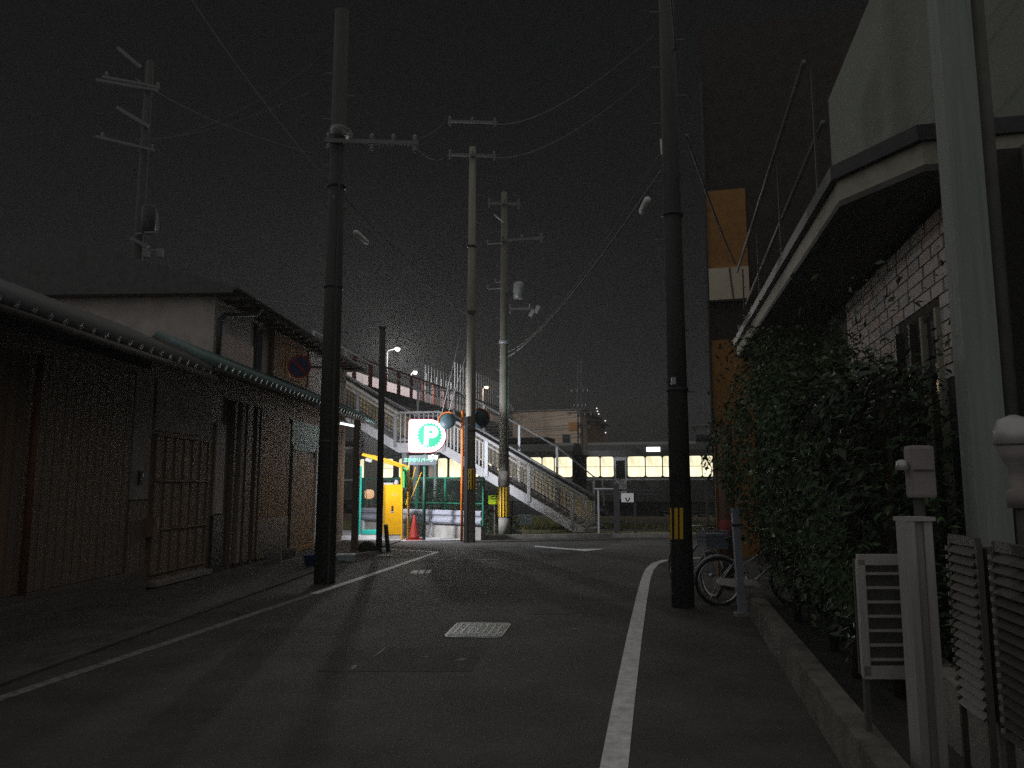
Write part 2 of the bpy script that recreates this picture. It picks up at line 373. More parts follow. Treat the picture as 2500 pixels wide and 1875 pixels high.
def grass_field(name, n, area, hmin, hmax, m, seed):
    rg = random.Random(seed); vs = []; fs = []
    for i in range(n):
        s, t = rg.uniform(*area[0]), rg.uniform(*area[1]); p = Vector((4.87, 38.4, 0)) + U * s + V * t
        h = rg.uniform(hmin, hmax); a = rg.uniform(0, 6.28); w = .02; lean = Vector((rg.uniform(-.5,.5), rg.uniform(-.5,.5), 0)) * h
        q = Vector((math.cos(a), math.sin(a), 0)) * w; k = len(vs)
        vs += [tuple(p - q), tuple(p + q), tuple(p + lean + Vector((0, 0, h)))]; fs.append((k, k+1, k+2))
    me = bpy.data.meshes.new(name); me.from_pydata(vs, [], fs); me.materials.append(m)
    o = bpy.data.objects.new(name, me); COL.objects.link(o); return o
tag(grass_field('grass', 26000, ((-6, 16), (-8.6, -2.0)), .06, .32, M_grass, 3), 'dry olive grass on the bank below the train', 'grass', kind='stuff')

# ================================================================== FOOTBRIDGE
B0 = G(1425, 1299)
br = root('footbridge', B0, -TA, 'pale steel footbridge with stairs, mid landing and lit deck over the railway', 'footbridge')
SL = 0.573; X1, X2, X3, WD = -5.62, -7.37, -12.35, 1.8
def zs(x):
    if x > X1: return -x * SL
    if x > X2: return -X1 * SL
    return -X1 * SL + (X2 - x) * SL
ZL = zs(X1); ZD = zs(X3)
def stringer(y, nm='stringer'):
    MB().prism([(.2, 0.0), (.2, .03), (X1, ZL + .14), (X1, ZL - .24), (-.42, 0.0)], 'y', y, y + .07).build(nm, M_steelw, br)
    MB().prism([(X1, ZL + .14), (X2, ZL + .14), (X2, ZL - .24), (X1, ZL - .24)], 'y', y - .003, y + .073).build('landing_beam', M_steelw, br)
    MB().prism([(X2, ZL + .14), (X3, ZD + .14), (X3, ZD - .24), (X2, ZL - .24)], 'y', y, y + .07).build(nm, M_steelw, br)
stringer(0.0); stringer(WD - .07)
for x in (-.25, -.42, -2.05, -2.22, -3.7, -3.87, -5.5): piece(br, 'stiffener', (x, -.012, max(.02, zs(x) - .2)), (x, -.012, zs(x) + .1), .02, .03, M_steelg, up=(0, 1, 0))
n1 = 19
for i in range(n1):
    x = X1 * (i + .5) / n1; z = ZL * (i + 1) / n1
    bx(br, 'tread', (x, WD / 2, z - .025), (-X1 / n1 + .02, WD - .14, .05), M_tread)
    bx(br, 'riser', (x + .5 * (-X1 / n1), WD / 2, z - .11), (.015, WD - .15, .13), M_tread)
n2 = 16
for i in range(n2):
    x = X2 + (X3 - X2) * (i + .5) / n2; z = ZL + (ZD - ZL) * (i + 1) / n2
    bx(br, 'tread', (x, WD / 2, z - .025), ((X2 - X3) / n2 + .02, WD - .14, .05), M_tread)
    bx(br, 'riser', (x + .5 * ((X2 - X3) / n2), WD / 2, z - .11), (.015, WD - .15, .13), M_tread)
bx(br, 'landing_slab', ((X1 + X2) / 2, WD / 2, ZL - .06), (X1 - X2, WD - .15, .12), M_tread)
bx(br, 'first_step', (.2, WD / 2 + .05, .07), (.42, WD + .3, .14), M_conc)
bx(br, 'first_step', (-.06, WD / 2 + .03, .2), (.34, WD - .16, .12), M_conc)
MB().prism([(.75, 0), (.55, 0), (-.4, .42), (-.4, .56)], 'y', WD + .02, WD + .2).build('ramp_kerb', M_conc, br)
# near-side rail
npost = [-.42, -2.05, -3.72, -5.45]
upost = [-7.5, -9.15, -10.8, -12.3]
for x in npost: piece(br, 'rail_post', (x, -.02, zs(x) - .1), (x, -.02, zs(x) + 1.28), .13, .1, M_steelg)
for x in upost: piece(br, 'rail_post', (x, -.02, zs(x) - .1), (x, -.02, zs(x) + 1.28), .12, .1, M_steelg)
def rail(xa, xb, y, dz, r, nm='handrail', m=M_steelw):
    MB().tube([(xa, y, zs(xa) + dz), (xb, y, zs(xb) + dz)], r, 8).build(nm, m, br, True)
rail(.15, X1, -.05, 1.30, .062); rail(.1, X1, -.02, 1.10, .03, 'mid_rail')
rail(X2 - .02, X3, -.05, 1.30, .05); rail(X2 - .02, X3, -.02, 1.10, .03, 'mid_rail')
rail(X1 - .02, X2 + .02, -.05, 1.33, .045); rail(X1 - .02, X2 + .02, -.02, .25, .03, 'mid_rail')
piece(br, 'end_post', (.12, -.02, 0), (.12, -.02, 1.25), .09, .09, M_steelg)
for i in range(9):
    x = X1 - .1 - i * .195
    piece(br, 'picket', (x, -.02, ZL + .1), (x, -.02, ZL + 1.32), .032, .032, M_steelw)
for i in range(11):
    x = -5.32 + i * .145
    piece(br, 'picket', (x, -.02, zs(x) + .16), (x, -.02, zs(x) + 1.1), .05, .03, M_steelw)
def lattice(xa, xb):
    n = max(3, int(abs(xb - xa) / .135))
    for i in range(1, n):
        x = xa + (xb - xa) * i / n
        piece(br, 'lattice_bar', (x, -.02, zs(x) + .30), (x, -.02, zs(x) + 1.0), .022, .022, M_steeld)
    for r in range(5):
        dz = .30 + r * .175
        piece(br, 'lattice_rail', (xa, -.022, zs(xa) + dz), (xb, -.022, zs(xb) + dz), .022, .022, M_steeld)
for a, b in zip(npost[:-1], npost[1:]):
    if b > -4: lattice(a - .07, b + .07)
for a, b in zip(upost[:-1], upost[1:]): lattice(a - .07, b + .07)
# far side: cream panels, tall guard
fpost = [.1, -1.35, -2.9, -4.4, -5.7, -7.3, -9.0, -10.7, -12.3]
for i, x in enumerate(fpost):
    piece(br, 'guard_post', (x, WD + .02, zs(x) - .1), (x, WD + .02, zs(x) + 2.45 - (.35 if i == 0 else 0)), .09, .07, M_steelg)
MB().tube([(x, WD + .02, zs(x) + 2.45 - (.35 if i == 0 else 0)) for i, x in enumerate(fpost)], .028, 6).build('guard_rail', M_steelg, br)
MB().tube([(.5, WD + .02, .9), (.45, WD + .02, 1.9), (.1, WD + .02, zs(.1) + 2.1)], .03, 6).build('end_hoop', M_steelg, br)
for a, b in zip(fpost[:-1], fpost[1:]):
    MB().prism([(a - .06, zs(a) + .22), (b + .06, zs(b) + .22), (b + .06, zs(b) + 1.12), (a - .06, zs(a) + 1.12)], 'y', WD - .03, WD - .005).build('infill_panel', M_cream, br)
MB().tube([(x, WD - .08, zs(x) + 1.35) for x in fpost], .055, 8).build('handrail', M_steelg, br, True)
MB().tube([(x, WD - .06, zs(x) + 1.22) for x in fpost], .06, 6).build('handrail_shade_tube', M_steeld, br)  # dark tube shaped to stand in for shade under the handrail
# columns
for x, y in ((-7.2, .3), (-7.2, 1.5)):
    bx(br, 'column', (x, y, (ZL - .24) / 2), (.2, .2, ZL - .24), M_steelg)
MB().tube([(-5.9, .25, 0), (-5.9, .25, ZL - .2)], .065, 10).build('column', M_steelg, br, True)
# top platform and deck
bx(br, 'platform', (-13.4, 2.0, ZD - .1), (2.1, 4.2, .2), M_conc)
bx(br, 'platform', (-11.7, 3.2, ZD - .11), (2.4, 1.9, .2), M_conc)
DX0, DX1, DY0, DY1 = -12.6, -10.6, 2.3, 33.0
bx(br, 'deck', ((DX0 + DX1) / 2, (DY0 + DY1) / 2, ZD - .18), (DX1 - DX0, DY1 - DY0, .34), M_steeld)
piece(br, 'deck_girder', (DX1 + .02, DY0, ZD - .12), (DX1 + .02, DY1, ZD - .12), .5, .06, M_steeld, up=(1, 0, 0))
y = DY0
i = 0
while y < DY1 - .1:
    y2 = min(y + 1.65, DY1)
    bx(br, 'deck_panel', (DX0 + .04, (y + y2) / 2, ZD + .66), (.03, y2 - y - .03, 1.22), M_pinkpanel)
    if y < 17:
        piece(br, 'deck_post', (DX1, y + .1, ZD), (DX1, y + .1, ZD + 1.32), .11, .11, M_red)
        piece(br, 'deck_baluster', (DX1, y + .32, ZD + .1), (DX1, y + .32, ZD + 1.2), .035, .035, M_red)
    y = y2; i += 1
for dz, w in ((1.30, .09), (1.14, .035), (.72, .035), (.14, .06)):
    piece(br, 'deck_rail', (DX1, DY0, ZD + dz), (DX1, DY1, ZD + dz), w, w, M_red)
for k in range(0, 44):                               # tall bar guard over the tracks
    y = 10.2 + k * (.55 if k > 7 else .8); h = 1.75 if y < 15.5 else 3.1
    if y > DY1 - .1: break
    if y > 26: h = 3.1 - (y - 26) * .42
    piece(br, 'guard_bar', (DX1 + .06, y, ZD), (DX1 + .06, y, ZD + h), .035, .035, M_guard)
    if y > 16: piece(br, 'guard_bar', (DX0 - .06, y, ZD), (DX0 - .06, y, ZD + h), .035, .035, M_guard)
for yy in (13.0, 24.0):
    bx(br, 'pier', (-11.6, yy + (2.5 if yy > 20 else -6.5), (ZD - .3) / 2), (.5, .5, ZD - .3), M_conc)

def bloc(x, y, z): return B0 + U * x + V * y + Vector((0, 0, z))
def bridge_lamp(px, y, z, arm, label, m, power, col, headr=.17):
    p = bloc(DX0 - .05, y, ZD)
    t = root('street_lamp', p, -TA, label, 'street lamp', 'lamps on the footbridge')
    h = z - ZD
    MB().tube([(0, 0, -.1), (0, 0, h - .1), (.12 * arm, 0, h), (arm, 0, h + .09)], [.045, .04, .035, .035], 8).build('lamp_pole', M_steelw, t, True)
    hd = MB().lathe([(.02, .1), (headr * .8, .07), (headr, 0), (headr * .9, -.03)], 14).build('lamp_hood', M_steelg, t, True)
    hd.location = (arm + .1, 0, h + .12)
    g = MB().lathe([(.01, -.16), (headr * .6, -.13), (headr * .85, -.05), (headr * .85, 0.0)], 14).build('lamp_globe', m, t, True)
    g.location = (arm + .1, 0, h + .09)
    lamp('lamp_light', (arm + .1, -.25, h - .22), power, col, .16, t)
    return t
bridge_lamp(929, 10.5, 9.1, .5, 'tall bright white lamp on the footbridge, nearest and highest of the three', E_lampw, 1900, (1.0, .95, .92))
bridge_lamp(991, 13.95, 8.3, .15, 'bright white lamp beside the bar guard on the footbridge deck', E_lampw, 500, (1.0, .94, .97), .15)
bridge_lamp(1183, 28.4, 9.2, .2, 'small orange glowing lamp among the tall bars far along the footbridge', E_lampo, 350, (1.0, .68, .42), .2)

# ================================================================== TRAIN
P0 = A(1500, 1188, 37.0); P0.z = 0
tr = root('train', P0, -TA, 'silver commuter train with brightly lit windows passing behind the stairs', 'train')
TN = V * 1.0
def tx(px):                                          # track-local x of a pixel column on the train's near side
    h = HIT(px, 1140, P0, V); return (h - P0).dot(U)
def tz(px, py): return HIT(px, py, P0, V).z
ZW0, ZW1 = tz(1500, 1164), tz(1500, 1115)
cars = [(tx(700), tx(1398)), (tx(1431), tx(1431) + 19)]
for a, b in cars:
    MB().prism([(0, .95), (0, 3.35), (.18, 3.62), (.7, 3.78), (2.1, 3.78), (2.62, 3.62), (2.8, 3.35), (2.8, .95)], 'x', a, b).build('car_body', M_train, tr)
    bx(tr, 'underframe', ((a + b) / 2, 1.4, .72), (b - a - .6, 2.2, .45), M_steeld)
    for q in (a + 2.2, b - 2.2): bx(tr, 'bogie', (q, 1.4, .52), (2.4, 2.2, .55), M_black)
    nm = int((b - a) / 5)
    for q in range(1, nm + 1):
        x = b - 2.6 - (q - 1) * 5.0
        if x > a + 2: MB().box(x - 1.3, x + 1.3, .6, 2.2, 3.78, 4.08).build('roof_unit', M_traind, tr, bevel=.06)
    piece(tr, 'waist_band', (a + .02, -.012, ZW0 - .12), (b - .02, -.012, ZW0 - .12), .09, .03, M_steelg, up=(0, 1, 0))
bx(tr, 'gangway', ((cars[0][1] + cars[1][0]) / 2, 1.4, 2.1), (cars[1][0] - cars[0][1] + .02, 1.3, 2.2), M_black)
wins = [(880, 905, 0), (930, 960, 0), (975, 1000, 1), (1047, 1061, 2), (1070, 1092, 0), (1098, 1126, 1), (1140, 1168, 0), (1172, 1200, 0), (1215, 1240, 0), (1245, 1270, 0), (1288, 1322, 0), (1325, 1352, 1), (1355, 1397, 0),
        (1433, 1464, 0), (1467, 1498, 0), (1533, 1574, 0), (1577, 1616, 0), (1619, 1650, 0), (1656, 1678, 0), (1681, 1713, 0), (1715, 1742, 0), (1760, 1800, 0), (1806, 1840, 0)]
for (a, b, kd) in wins:
    xa, xb = tx(a), tx(b)
    if kd == 1: xa += 0
    top = ZW1; bot = ZW0
    fr = bx(tr, 'window', ((xa + xb) / 2, -.006, (top + bot) / 2), (xb - xa + .06, .02, top - bot + .08), M_steeld)
    nb = MB(); w = (xb - xa) / 2; h = (top - bot) / 2; r = .09; pts = []
    for cx, cz, a0 in ((w - r, h - r, 0), (-w + r, h - r, 90), (-w + r, -h + r, 180), (w - r, -h + r, 270)):
        for q in range(5): an = R(a0 + q * 22.5); pts.append((cx + r * math.cos(an), cz + r * math.sin(an)))
    nb.prism(pts, 'y', -.012, .012)
    o = nb.build('pane', E_windim if kd == 2 else E_win, tr); o.location = ((xa + xb) / 2, -.022, (top + bot) / 2)
    if kd == 0 and (b - a) > 28: piece(tr, 'window_bar', (xa, -.04, bot + (top - bot) * .5), (xb, -.04, bot + (top - bot) * .5), .03, .02, M_steeld)
for (a, b) in ((1500, 1530), (1400, 1404)):
    if b - a > 10:
        bx(tr, 'door', ((tx(a) + tx(b)) / 2, -.012, 2.05), (tx(b) - tx(a), .03, 1.95), M_steelg)
        bx(tr, 'door_glass', ((tx(a) + tx(b)) / 2, -.032, 2.45), (tx(b) - tx(a) - .16, .012, .85), M_glassd)
bx(tr, 'side_display', ((tx(1580) + tx(1612)) / 2, -.03, tz(1596, 1097)), (.62, .03, .2), emit('display_lit', (1.0, .97, .95), 3.0))
# ================================================================== POLES
def taper_pole(t, h, r0, r1, m, n=14):
    return MB().lathe([(r0, 0), (r0 + (r1 - r0) * .5, h * .5), (r1, h)], n).build('pole', m, t, True)
def insulator(t, x, y, z, hang=False):
    d = -1 if hang else 1
    return MB().lathe([(.015, 0), (.045, .03 * d), (.02, .06 * d), (.05, .09 * d), (.02, .13 * d)], 8, (x, y, z)).build('insulator', M_insul, t, True)
def crossarm(t, z, half, y=-.16, ins=3, off=0.0, rz=0.0, m=M_arm):
    c, s = math.cos(rz), math.sin(rz)
    piece(t, 'crossarm', ((off - half) * c, (off - half) * s + y, z), ((off + half) * c, (off + half) * s + y, z), .075, .075, m)
    for i in range(ins):
        q = off - half * .92 + 1.84 * half * i / max(1, ins - 1)
        insulator(t, q * c, q * s + y, z + .035); 
        if i % 2 == 0: insulator(t, q * c, q * s + y, z - .035, True)
def band(t, z, r, h=.05, m=M_steeld):
    MB().lathe([(r, 0), (r, h)], 14, (0, 0, z)).build('band', m, t, True)
def pegs(t, r, z0, z1):
    z = z0; sg = 1
    while z < z1:
        piece(t, 'climbing_peg', (sg * r * .8, 0, z), (sg * (r + .13), 0, z), .018, .018, M_arm); z += .45; sg = -sg
def stripes(t, z0, z1, r, n, a0, a1, w, m=M_yellowdim):
    """black sheath with yellow vertical bars round the pole"""
    MB().lathe([(r, z0), (r, z1)], 16).build('guard_sheath', M_black, t, True)
    for i in range(n):
        a = a0 + (a1 - a0) * i / max(1, n - 1)
        x, y = math.cos(a) * (r + .004), math.sin(a) * (r + .004)
        piece(t, 'yellow_bar', (x, y, z0 + .02), (x, y, z1 - .02), .014, w, m, up=(math.cos(a + math.pi/2), math.sin(a + math.pi/2), 0))

# centre pole
b = G(1147, 1324); CP = b
t = root('utility_pole', b, 0, 'concrete utility pole toned as lamplit rising beside the orange mirror post', 'utility pole', 'utility poles')
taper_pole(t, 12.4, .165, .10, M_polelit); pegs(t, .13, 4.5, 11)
for z, hf in ((A(1140, 303, b.y).z, .78), (A(1140, 384, b.y).z, .76)):
    crossarm(t, z, hf, -.15, 3, 0, R(4))
piece(t, 'cable_cover', (-.13, -.14, 0), (-.13, -.14, 3.75), .1, .1, M_darkpole)
stripes(t, 1.55, 2.2, .172, 5, R(230), R(330), .035)
for z in (3.3, 7.0, 9.1): band(t, z, .16)
bx(t, 'junction_bracket', (0, -.17, A(1140, 765, b.y).z), (.22, .08, .07), M_steeld)
# orange mirror post with two convex mirrors
b = G(1127, 1322)
t = root('traffic_mirror', b, 0, 'orange post with two round convex mirrors beside the centre pole', 'traffic mirror')
MB().tube([(0, 0, 0), (0, 0, A(1127, 1003, b.y).z)], .045, 10).build('post', M_orange, t, True)
def mirror(px, py, rad, rx, ry, nm):
    c = A(px, py, b.y - .1) - b
    piece(t, 'bracket', (0, -.04, c.z), (c.x, c.y + .04, c.z), .03, .03, M_steeld)
    m_ = MB().lathe([(.01, .09), (rad * .5, .075), (rad * .85, .03), (rad, 0), (rad * 1.05, -.02), (rad * .98, -.04), (.01, -.045)], 24).build('mirror_dish', M_convex, t, True)
    m_.location = c; m_.rotation_euler = (rx, ry, 0)
    h = MB().tube([(rad * 1.06 * math.cos(R(q)), rad * 1.06 * math.sin(R(q)), .02) for q in range(20, 161, 14)], .022, 6).build('mirror_hood', M_orange, t, True)
    h.location = c; h.rotation_euler = (rx, ry, 0)
mirror(1092, 1027, .26, R(70), R(-35), 'a'); mirror(1171, 1022, .29, R(95), R(25), 'b')
# second pole
b = G(1230, 1312); SP = b
t = root('utility_pole', b, 0, 'olive concrete utility pole in front of the stairs with yellow bars', 'utility pole', 'utility poles')
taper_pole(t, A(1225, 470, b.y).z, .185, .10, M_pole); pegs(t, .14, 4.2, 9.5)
Y = b.y
MB().lathe([(.192, A(1230, 1186, Y).z), (.192, A(1230, 1150, Y).z)], 16).build('pale_wrap', M_conc, t, True)
MB().lathe([(.192, .12), (.192, A(1230, 1263, Y).z)], 16).build('pale_wrap', M_conc, t, True)
stripes(t, A(1230, 1263, Y).z, A(1230, 1188, Y).z, .196, 5, R(205), R(325), .05)
crossarm(t, A(1225, 500, Y).z, .55, -.14, 3, 0, R(5))
crossarm(t, A(1225, 590, Y).z, .75, -.14, 3, .62, R(-12))
piece(t, 'brace', (0, -.15, A(1225, 548, Y).z), (-.35, -.15, A(1195, 527, Y).z), .04, .04, M_steelg)
crossarm(t, A(1225, 757, Y).z, .36, -.14, 2, .55, R(-6))
c = A(1266, 712, Y) - b
MB().lathe([(.13, -.28), (.17, -.26), (.17, .24), (.13, .3)], 16, (c.x, c.y - .1, c.z)).build('transformer', M_steelg, t, True)
piece(t, 'transformer_arm', (0, -.1, c.z - .1), (c.x, -.1, c.z - .1), .05, .05, M_steeld)
for px, py in ((1298, 766), (1311, 757)):
    q = A(px, py, Y) - b
    o = bx(t, 'switch_box', (q.x, q.y - .12, q.z), (.13, .12, .24), M_steelg)
    o.rotation_quaternion = Euler((0, R(28), 0)).to_quaternion()
MB().tube([(.13, -.16, 3.0), (.15, -.15, 6.2), (.11, -.12, 7.4)], .014, 6).build('riser_cable', M_green, t)
for px, py in ((1192, 706), (1210, 690), (1190, 596)):
    q = A(px, py, Y) - b; insulator(t, q.x, q.y, q.z)
    piece(t, 'insulator_arm', (0, -.1, q.z), (q.x, q.y, q.z), .025, .025, M_steelg)
band(t, A(1230, 840, Y).z, .17, .12, M_steelg)
# left pole
b = G(792, 1424); LP = b; Y = b.y
t = root('utility_pole', b, 0, 'thick dark utility pole on the left carrying a round sign and unlit lamp', 'utility pole', 'utility poles')
taper_pole(t, 10.6, .185, .13, M_darkpole); pegs(t, .15, 2.6, 9.5)
crossarm(t, A(900, 356, Y).z, .85, -.2, 5, .66, R(4))
c = A(838, 331, Y) - b
piece(t, 'lamp_arm', (.02, -.1, c.z - .15), (c.x - .1, c.y - .1, c.z), .05, .05, M_steelg)
o = MB().lathe([(.01, -.07), (.12, -.05), (.2, 0), (.15, .05), (.01, .07)], 16).build('lamp_head', M_white, t, True)
o.location = (c.x, c.y - .15, c.z); o.scale = (1.0, 1.6, .7)
for z in (2.4, 5.2, 7.1): band(t, z, .175, .06)
MB().tube([(.1, -.17, 0), (.1, -.165, 4), (.08, -.15, 8)], .022, 6).build('riser_conduit', M_darkpole, t)
# round sign on the left pole
c = A(738, 899, Y)
g = root('road_sign', (c.x, c.y - .2, c.z), 0, 'round dark blue sign with red rim on the left pole', 'road sign')
MB().tube([(0, .0, 0), (0, .012, 0)], .208, 28).build('sign_disc', M_signred, g)
MB().tube([(0, -.004, 0), (0, .0, 0)], .172, 28).build('sign_face', M_signblue, g)
o = bx(g, 'sign_slash', (0, -.007, 0), (.045, .005, .33), M_signred); o.rotation_quaternion = Euler((0, R(-45), 0)).to_quaternion()
piece(g, 'bracket', (.0, .02, 0), (b.x - c.x, .1, 0), .03, .04, M_steeld)
# right pole
b = G(1668, 1482); RP = b; Y = b.y
t = root('utility_pole', b, 0, 'dark utility pole on the right beside the bicycles with two yellow bars', 'utility pole', 'utility poles')
taper_pole(t, 11.2, .16, .105, M_darkpole); pegs(t, .12, 3.0, 9.5)
for px in (1651, 1663):
    q = A(px, 1240, Y - .15) - b; q2 = A(px, 1316, Y - .15) - b
    piece(t, 'yellow_bar', (q2.x, -.163 if px > 1655 else -.145, q2.z), (q.x, -.158 if px > 1655 else -.14, q.z), .045, .012, M_yellowdim, up=(0, 1, 0))
piece(t, 'yellow_bar', (-.152, -.06, A(1650, 1316, Y).z), (-.15, -.06, A(1650, 1240, Y).z), .02, .012, M_yellowdim)
pts = [A(x, y, Y - .02) - b for x, y in ((1647, 1480), (1645, 1300), (1640, 1000), (1634, 800), (1628, 600), (1622, 400), (1621, 250), (1630, 0))]
MB().tube(pts, .012, 6).build('ground_wire', M_steelg, t)
c = A(1638, 932, Y - .1) - b; bx(t, 'terminal_box', (c.x + .02, -.17, c.z), (.06, .05, .1), M_steelg)
for z in (3.0, 5.6): band(t, z, .16, .05)
q0, q1 = A(1614, 340, Y) - b, A(1617, 378, Y) - b
piece(t, 'cable_clamp', q0, q1, .03, .03, M_white)
# far-left pole, almost lost in the dark, with its crossarms and transformer
YL = 21.0
c = A(318, 900, YL)
t = root('utility_pole', (c.x, YL, 0), 0, 'unlit utility pole behind the left houses with crossarms and transformer', 'utility pole', 'utility poles')
b = Vector((c.x, YL, 0))
taper_pole(t, A(318, 150, YL).z, .17, .1, M_darkpole)
piece(t, 'transformer_bracket', (0, -.15, A(318, 575, YL).z), (.62, -.3, A(318, 575, YL).z), .06, .06, M_arm)
def seg(t, nm, pa, pb, Y, b, w, m): piece(t, nm, A(*pa, Y) - b, A(*pb, Y) - b, w, w, m)
for pa, pb in (((235, 195), (385, 221)), ((250, 187), (390, 214)), ((234, 333), (376, 367))): seg(t, 'crossarm', pa, pb, YL - .15, b, .07, M_arm)
for pa, pb in (((288, 117), (342, 162)), ((286, 262), (362, 308)), ((320, 582), (362, 603))): seg(t, 'brace', pa, pb, YL - .15, b, .09, M_arm)
for px, py in ((340, 208), (260, 186), (385, 212), (372, 364), (250, 335)):
    q = A(px, py, YL - .15) - b; insulator(t, q.x, q.y, q.z)
q = A(375, 545, YL) - b
MB().lathe([(.14, -.4), (.19, -.36), (.19, .34), (.14, .4)], 14, (q.x, q.y - .3, q.z)).build('transformer', M_steeld, t, True)
seg(t, 'frame_bar', (384, 520), (384, 566), YL - .5, b, .05, M_arm); seg(t, 'frame_bar', (352, 568), (386, 567), YL - .5, b, .05, M_arm)
for px in (358, 392): q = A(px, 618, YL - .4) - b; bx(t, 'cutout_switch', q, (.14, .12, .24), M_arm)
seg(t, 'switch_bar', (350, 610), (398, 612), YL - .4, b, .05, M_arm)
q = A(462, 694, 17.0)
t = root('wall_light', q, 0, 'tiny warm light glinting above the left roofs', 'light')
MB().lathe([(.01, -.06), (.05, -.04), (.05, .04), (.01, .06)], 8).build('bulb', E_lampo, t); MB().box(-.06, .06, .05, .12, -.08, .08).build('housing', M_steeld, t)

# ---- overhead cables, each one a thing
def cable(label, pa, pb, sag, r=.012, n=14, m=M_wire, extra=None):
    pts = []
    for i in range(n + 1):
        k = i / n; p = Vector(pa).lerp(Vector(pb), k); p.z -= sag * 4 * k * (1 - k); pts.append(p)
    o = MB().tube(pts, r * 1.35, 6).build('overhead_cable', m, None, True)
    o.location = pts[0]; me = o.data
    for v in me.vertices: v.co -= pts[0]
    return tag(o, label, 'cable', 'overhead cables')
M_wirel = mat('cable_grey', (0.22, 0.235, 0.24), 0.8, 0.1, 4)
cable('thick cable running from the left pole down to the centre pole', A(815, 480, LP.y - .15), A(1136, 765, CP.y - .2), .12, .016, m=M_wirel)
cable('thin cable just above the thick one between left and centre poles', A(815, 455, LP.y - .15), A(1138, 740, CP.y - .2), .2, .007)
cable('sagging cable from the left house eave to the centre pole, upper strand', A(600, 728, 17.5), A(1136, 718, CP.y - .2), .28, .012, m=M_wirel)
cable('sagging cable from the left house eave to the centre pole, lower strand', A(600, 732, 17.5), A(1136, 726, CP.y - .2), .36, .010, m=M_wirel)
cable('long sagging cable from the right pole to the pole by the stairs', A(1612, 420, RP.y - .1), A(1240, 872, SP.y - .2), .35, .014, m=M_wirel)
cable('thinner twin cable from the right pole towards the pole by the stairs', A(1608, 380, RP.y - .1), A(1240, 860, SP.y - .2), .5, .008, m=M_wirel)
cable('cable dropping from the right pole towards the ochre building', A(1676, 330, RP.y), A(1795, 645, 18.6), .1, .016, m=M_wirel)
cable('guy wire slanting down from the centre pole towards the landing', A(1135, 770, CP.y), A(1074, 1030, CP.y + 2), 0, .008, m=M_wirel)
cable('second guy wire slanting down nearer the mirror post', A(1137, 870, CP.y), A(1094, 1010, CP.y + 1.5), 0, .008, m=M_wirel)
cable('faint wire high in the sky between the far left pole and left pole', A(390, 340, 20.8), A(800, 130, 13.3), .3, .008)
cable('wire reaching from the top left over the left pole', A(330, 190, 20.8), A(806, 385, 13.3), .25, .009)
cable('wire with a hanging loop high over the left houses', A(430, -60, 17), A(806, 452, 13.3), .15, .009)
cable('wire from the left pole crossarm to the top of the centre pole', A(880, 345, LP.y), A(1085, 300, CP.y), .3, .007)
cable('lower wire from the left pole crossarm to the centre pole crossarm', A(1005, 348, LP.y), A(1085, 384, CP.y), .2, .007)
cable('long wire from the centre pole crossarm up to the right pole', A(1202, 303, CP.y - .15), A(1648, 40, RP.y), .5, .008)
cable('lower long wire from the centre pole crossarm to the right pole', A(1198, 384, CP.y - .15), A(1648, 130, RP.y), .5, .008)
cable('wire leaving the right pole overhead towards the viewer', A(1650, 120, RP.y), A(1560, -900, 3.2), .1, .008)
cable('wire between the pole by the stairs and the centre pole crossarm', A(1262, 500, SP.y - .14), A(1202, 384, CP.y - .15), .05, .008)
cable('wire from the far left pole to the left pole, just under its top', A(330, 340, 20.8), A(806, 200, 13.3), .3, .008)
for (pa, Ya, pb, Yb, nm) in (((835, 572), 14.2, (897, 594), 15.0, 'cylindrical cable closure hanging on the cable near the left pole'), ((1566, 520), 11.4, (1583, 484), 11.0, 'pale cylindrical cable closure hanging below the right pole cables')):
    p0, p1 = A(*pa, Ya), A(*pb, Yb)
    if pa[0] < 1000: p0, p1 = A(866, 565, 14.2), A(897, 594, 14.8)
    t = root('cable_closure', p0, 0, nm, 'cable box', 'cable closures'); d = p1 - p0
    MB().tube([(0, 0, 0), d * .1, d * .9, d], [.03, .055, .055, .03], 10).build('sleeve', M_white, t, True)
    MB().tube([d * .3 + Vector((0, 0, .05)), d * .3 + Vector((0, 0, .12))], .012, 6).build('hanger', M_steeld, t)
    MB().tube([d * .7 + Vector((0, 0, .05)), d * .7 + Vector((0, 0, .12))], .012, 6).build('hanger', M_steeld, t)

# ================================================================== PARKING LOT
def flat_font(parent, nm, body, size, m, loc, ext=.004, bold=0): return text_mesh(nm, body, size, m, parent, loc, (R(90), 0, 0), ext, bold)
b = G(1034, 1320); YP = b.y; pm = YP / F
t = root('parking_sign', b, 0, 'lit white and green parking sign with big P on a dark green post', 'parking sign')
MB().tube([(0, .05, 0), (0, .05, A(1034, 1110, YP).z)], .055, 10).build('post', M_dgreen, t, True)
c = A(1043.5, 1064.5, YP) - b; w, h = 89 * pm / 2, 79 * pm / 2
pts = []
def arc(cx, cy, r, a0, a1, n): return [(cx + r * math.cos(R(a0 + (a1 - a0) * i / n)), cy + r * math.sin(R(a0 + (a1 - a0) * i / n))) for i in range(n + 1)]
def dshape(w, h, r=.09): return arc(w - h, 0, h, -90, 90, 24) + arc(-w + r, h - r, r, 90, 180, 5) + arc(-w + r, -h + r, r, 180, 270, 5)
o = shape2d('sign_case', [dshape(w + .02, h + .02, .1)], mat('sign_case_red', (.35, .03, .05), .5, .1), t, (c.x, 0, c.z), (R(90), 0, 0), .09)
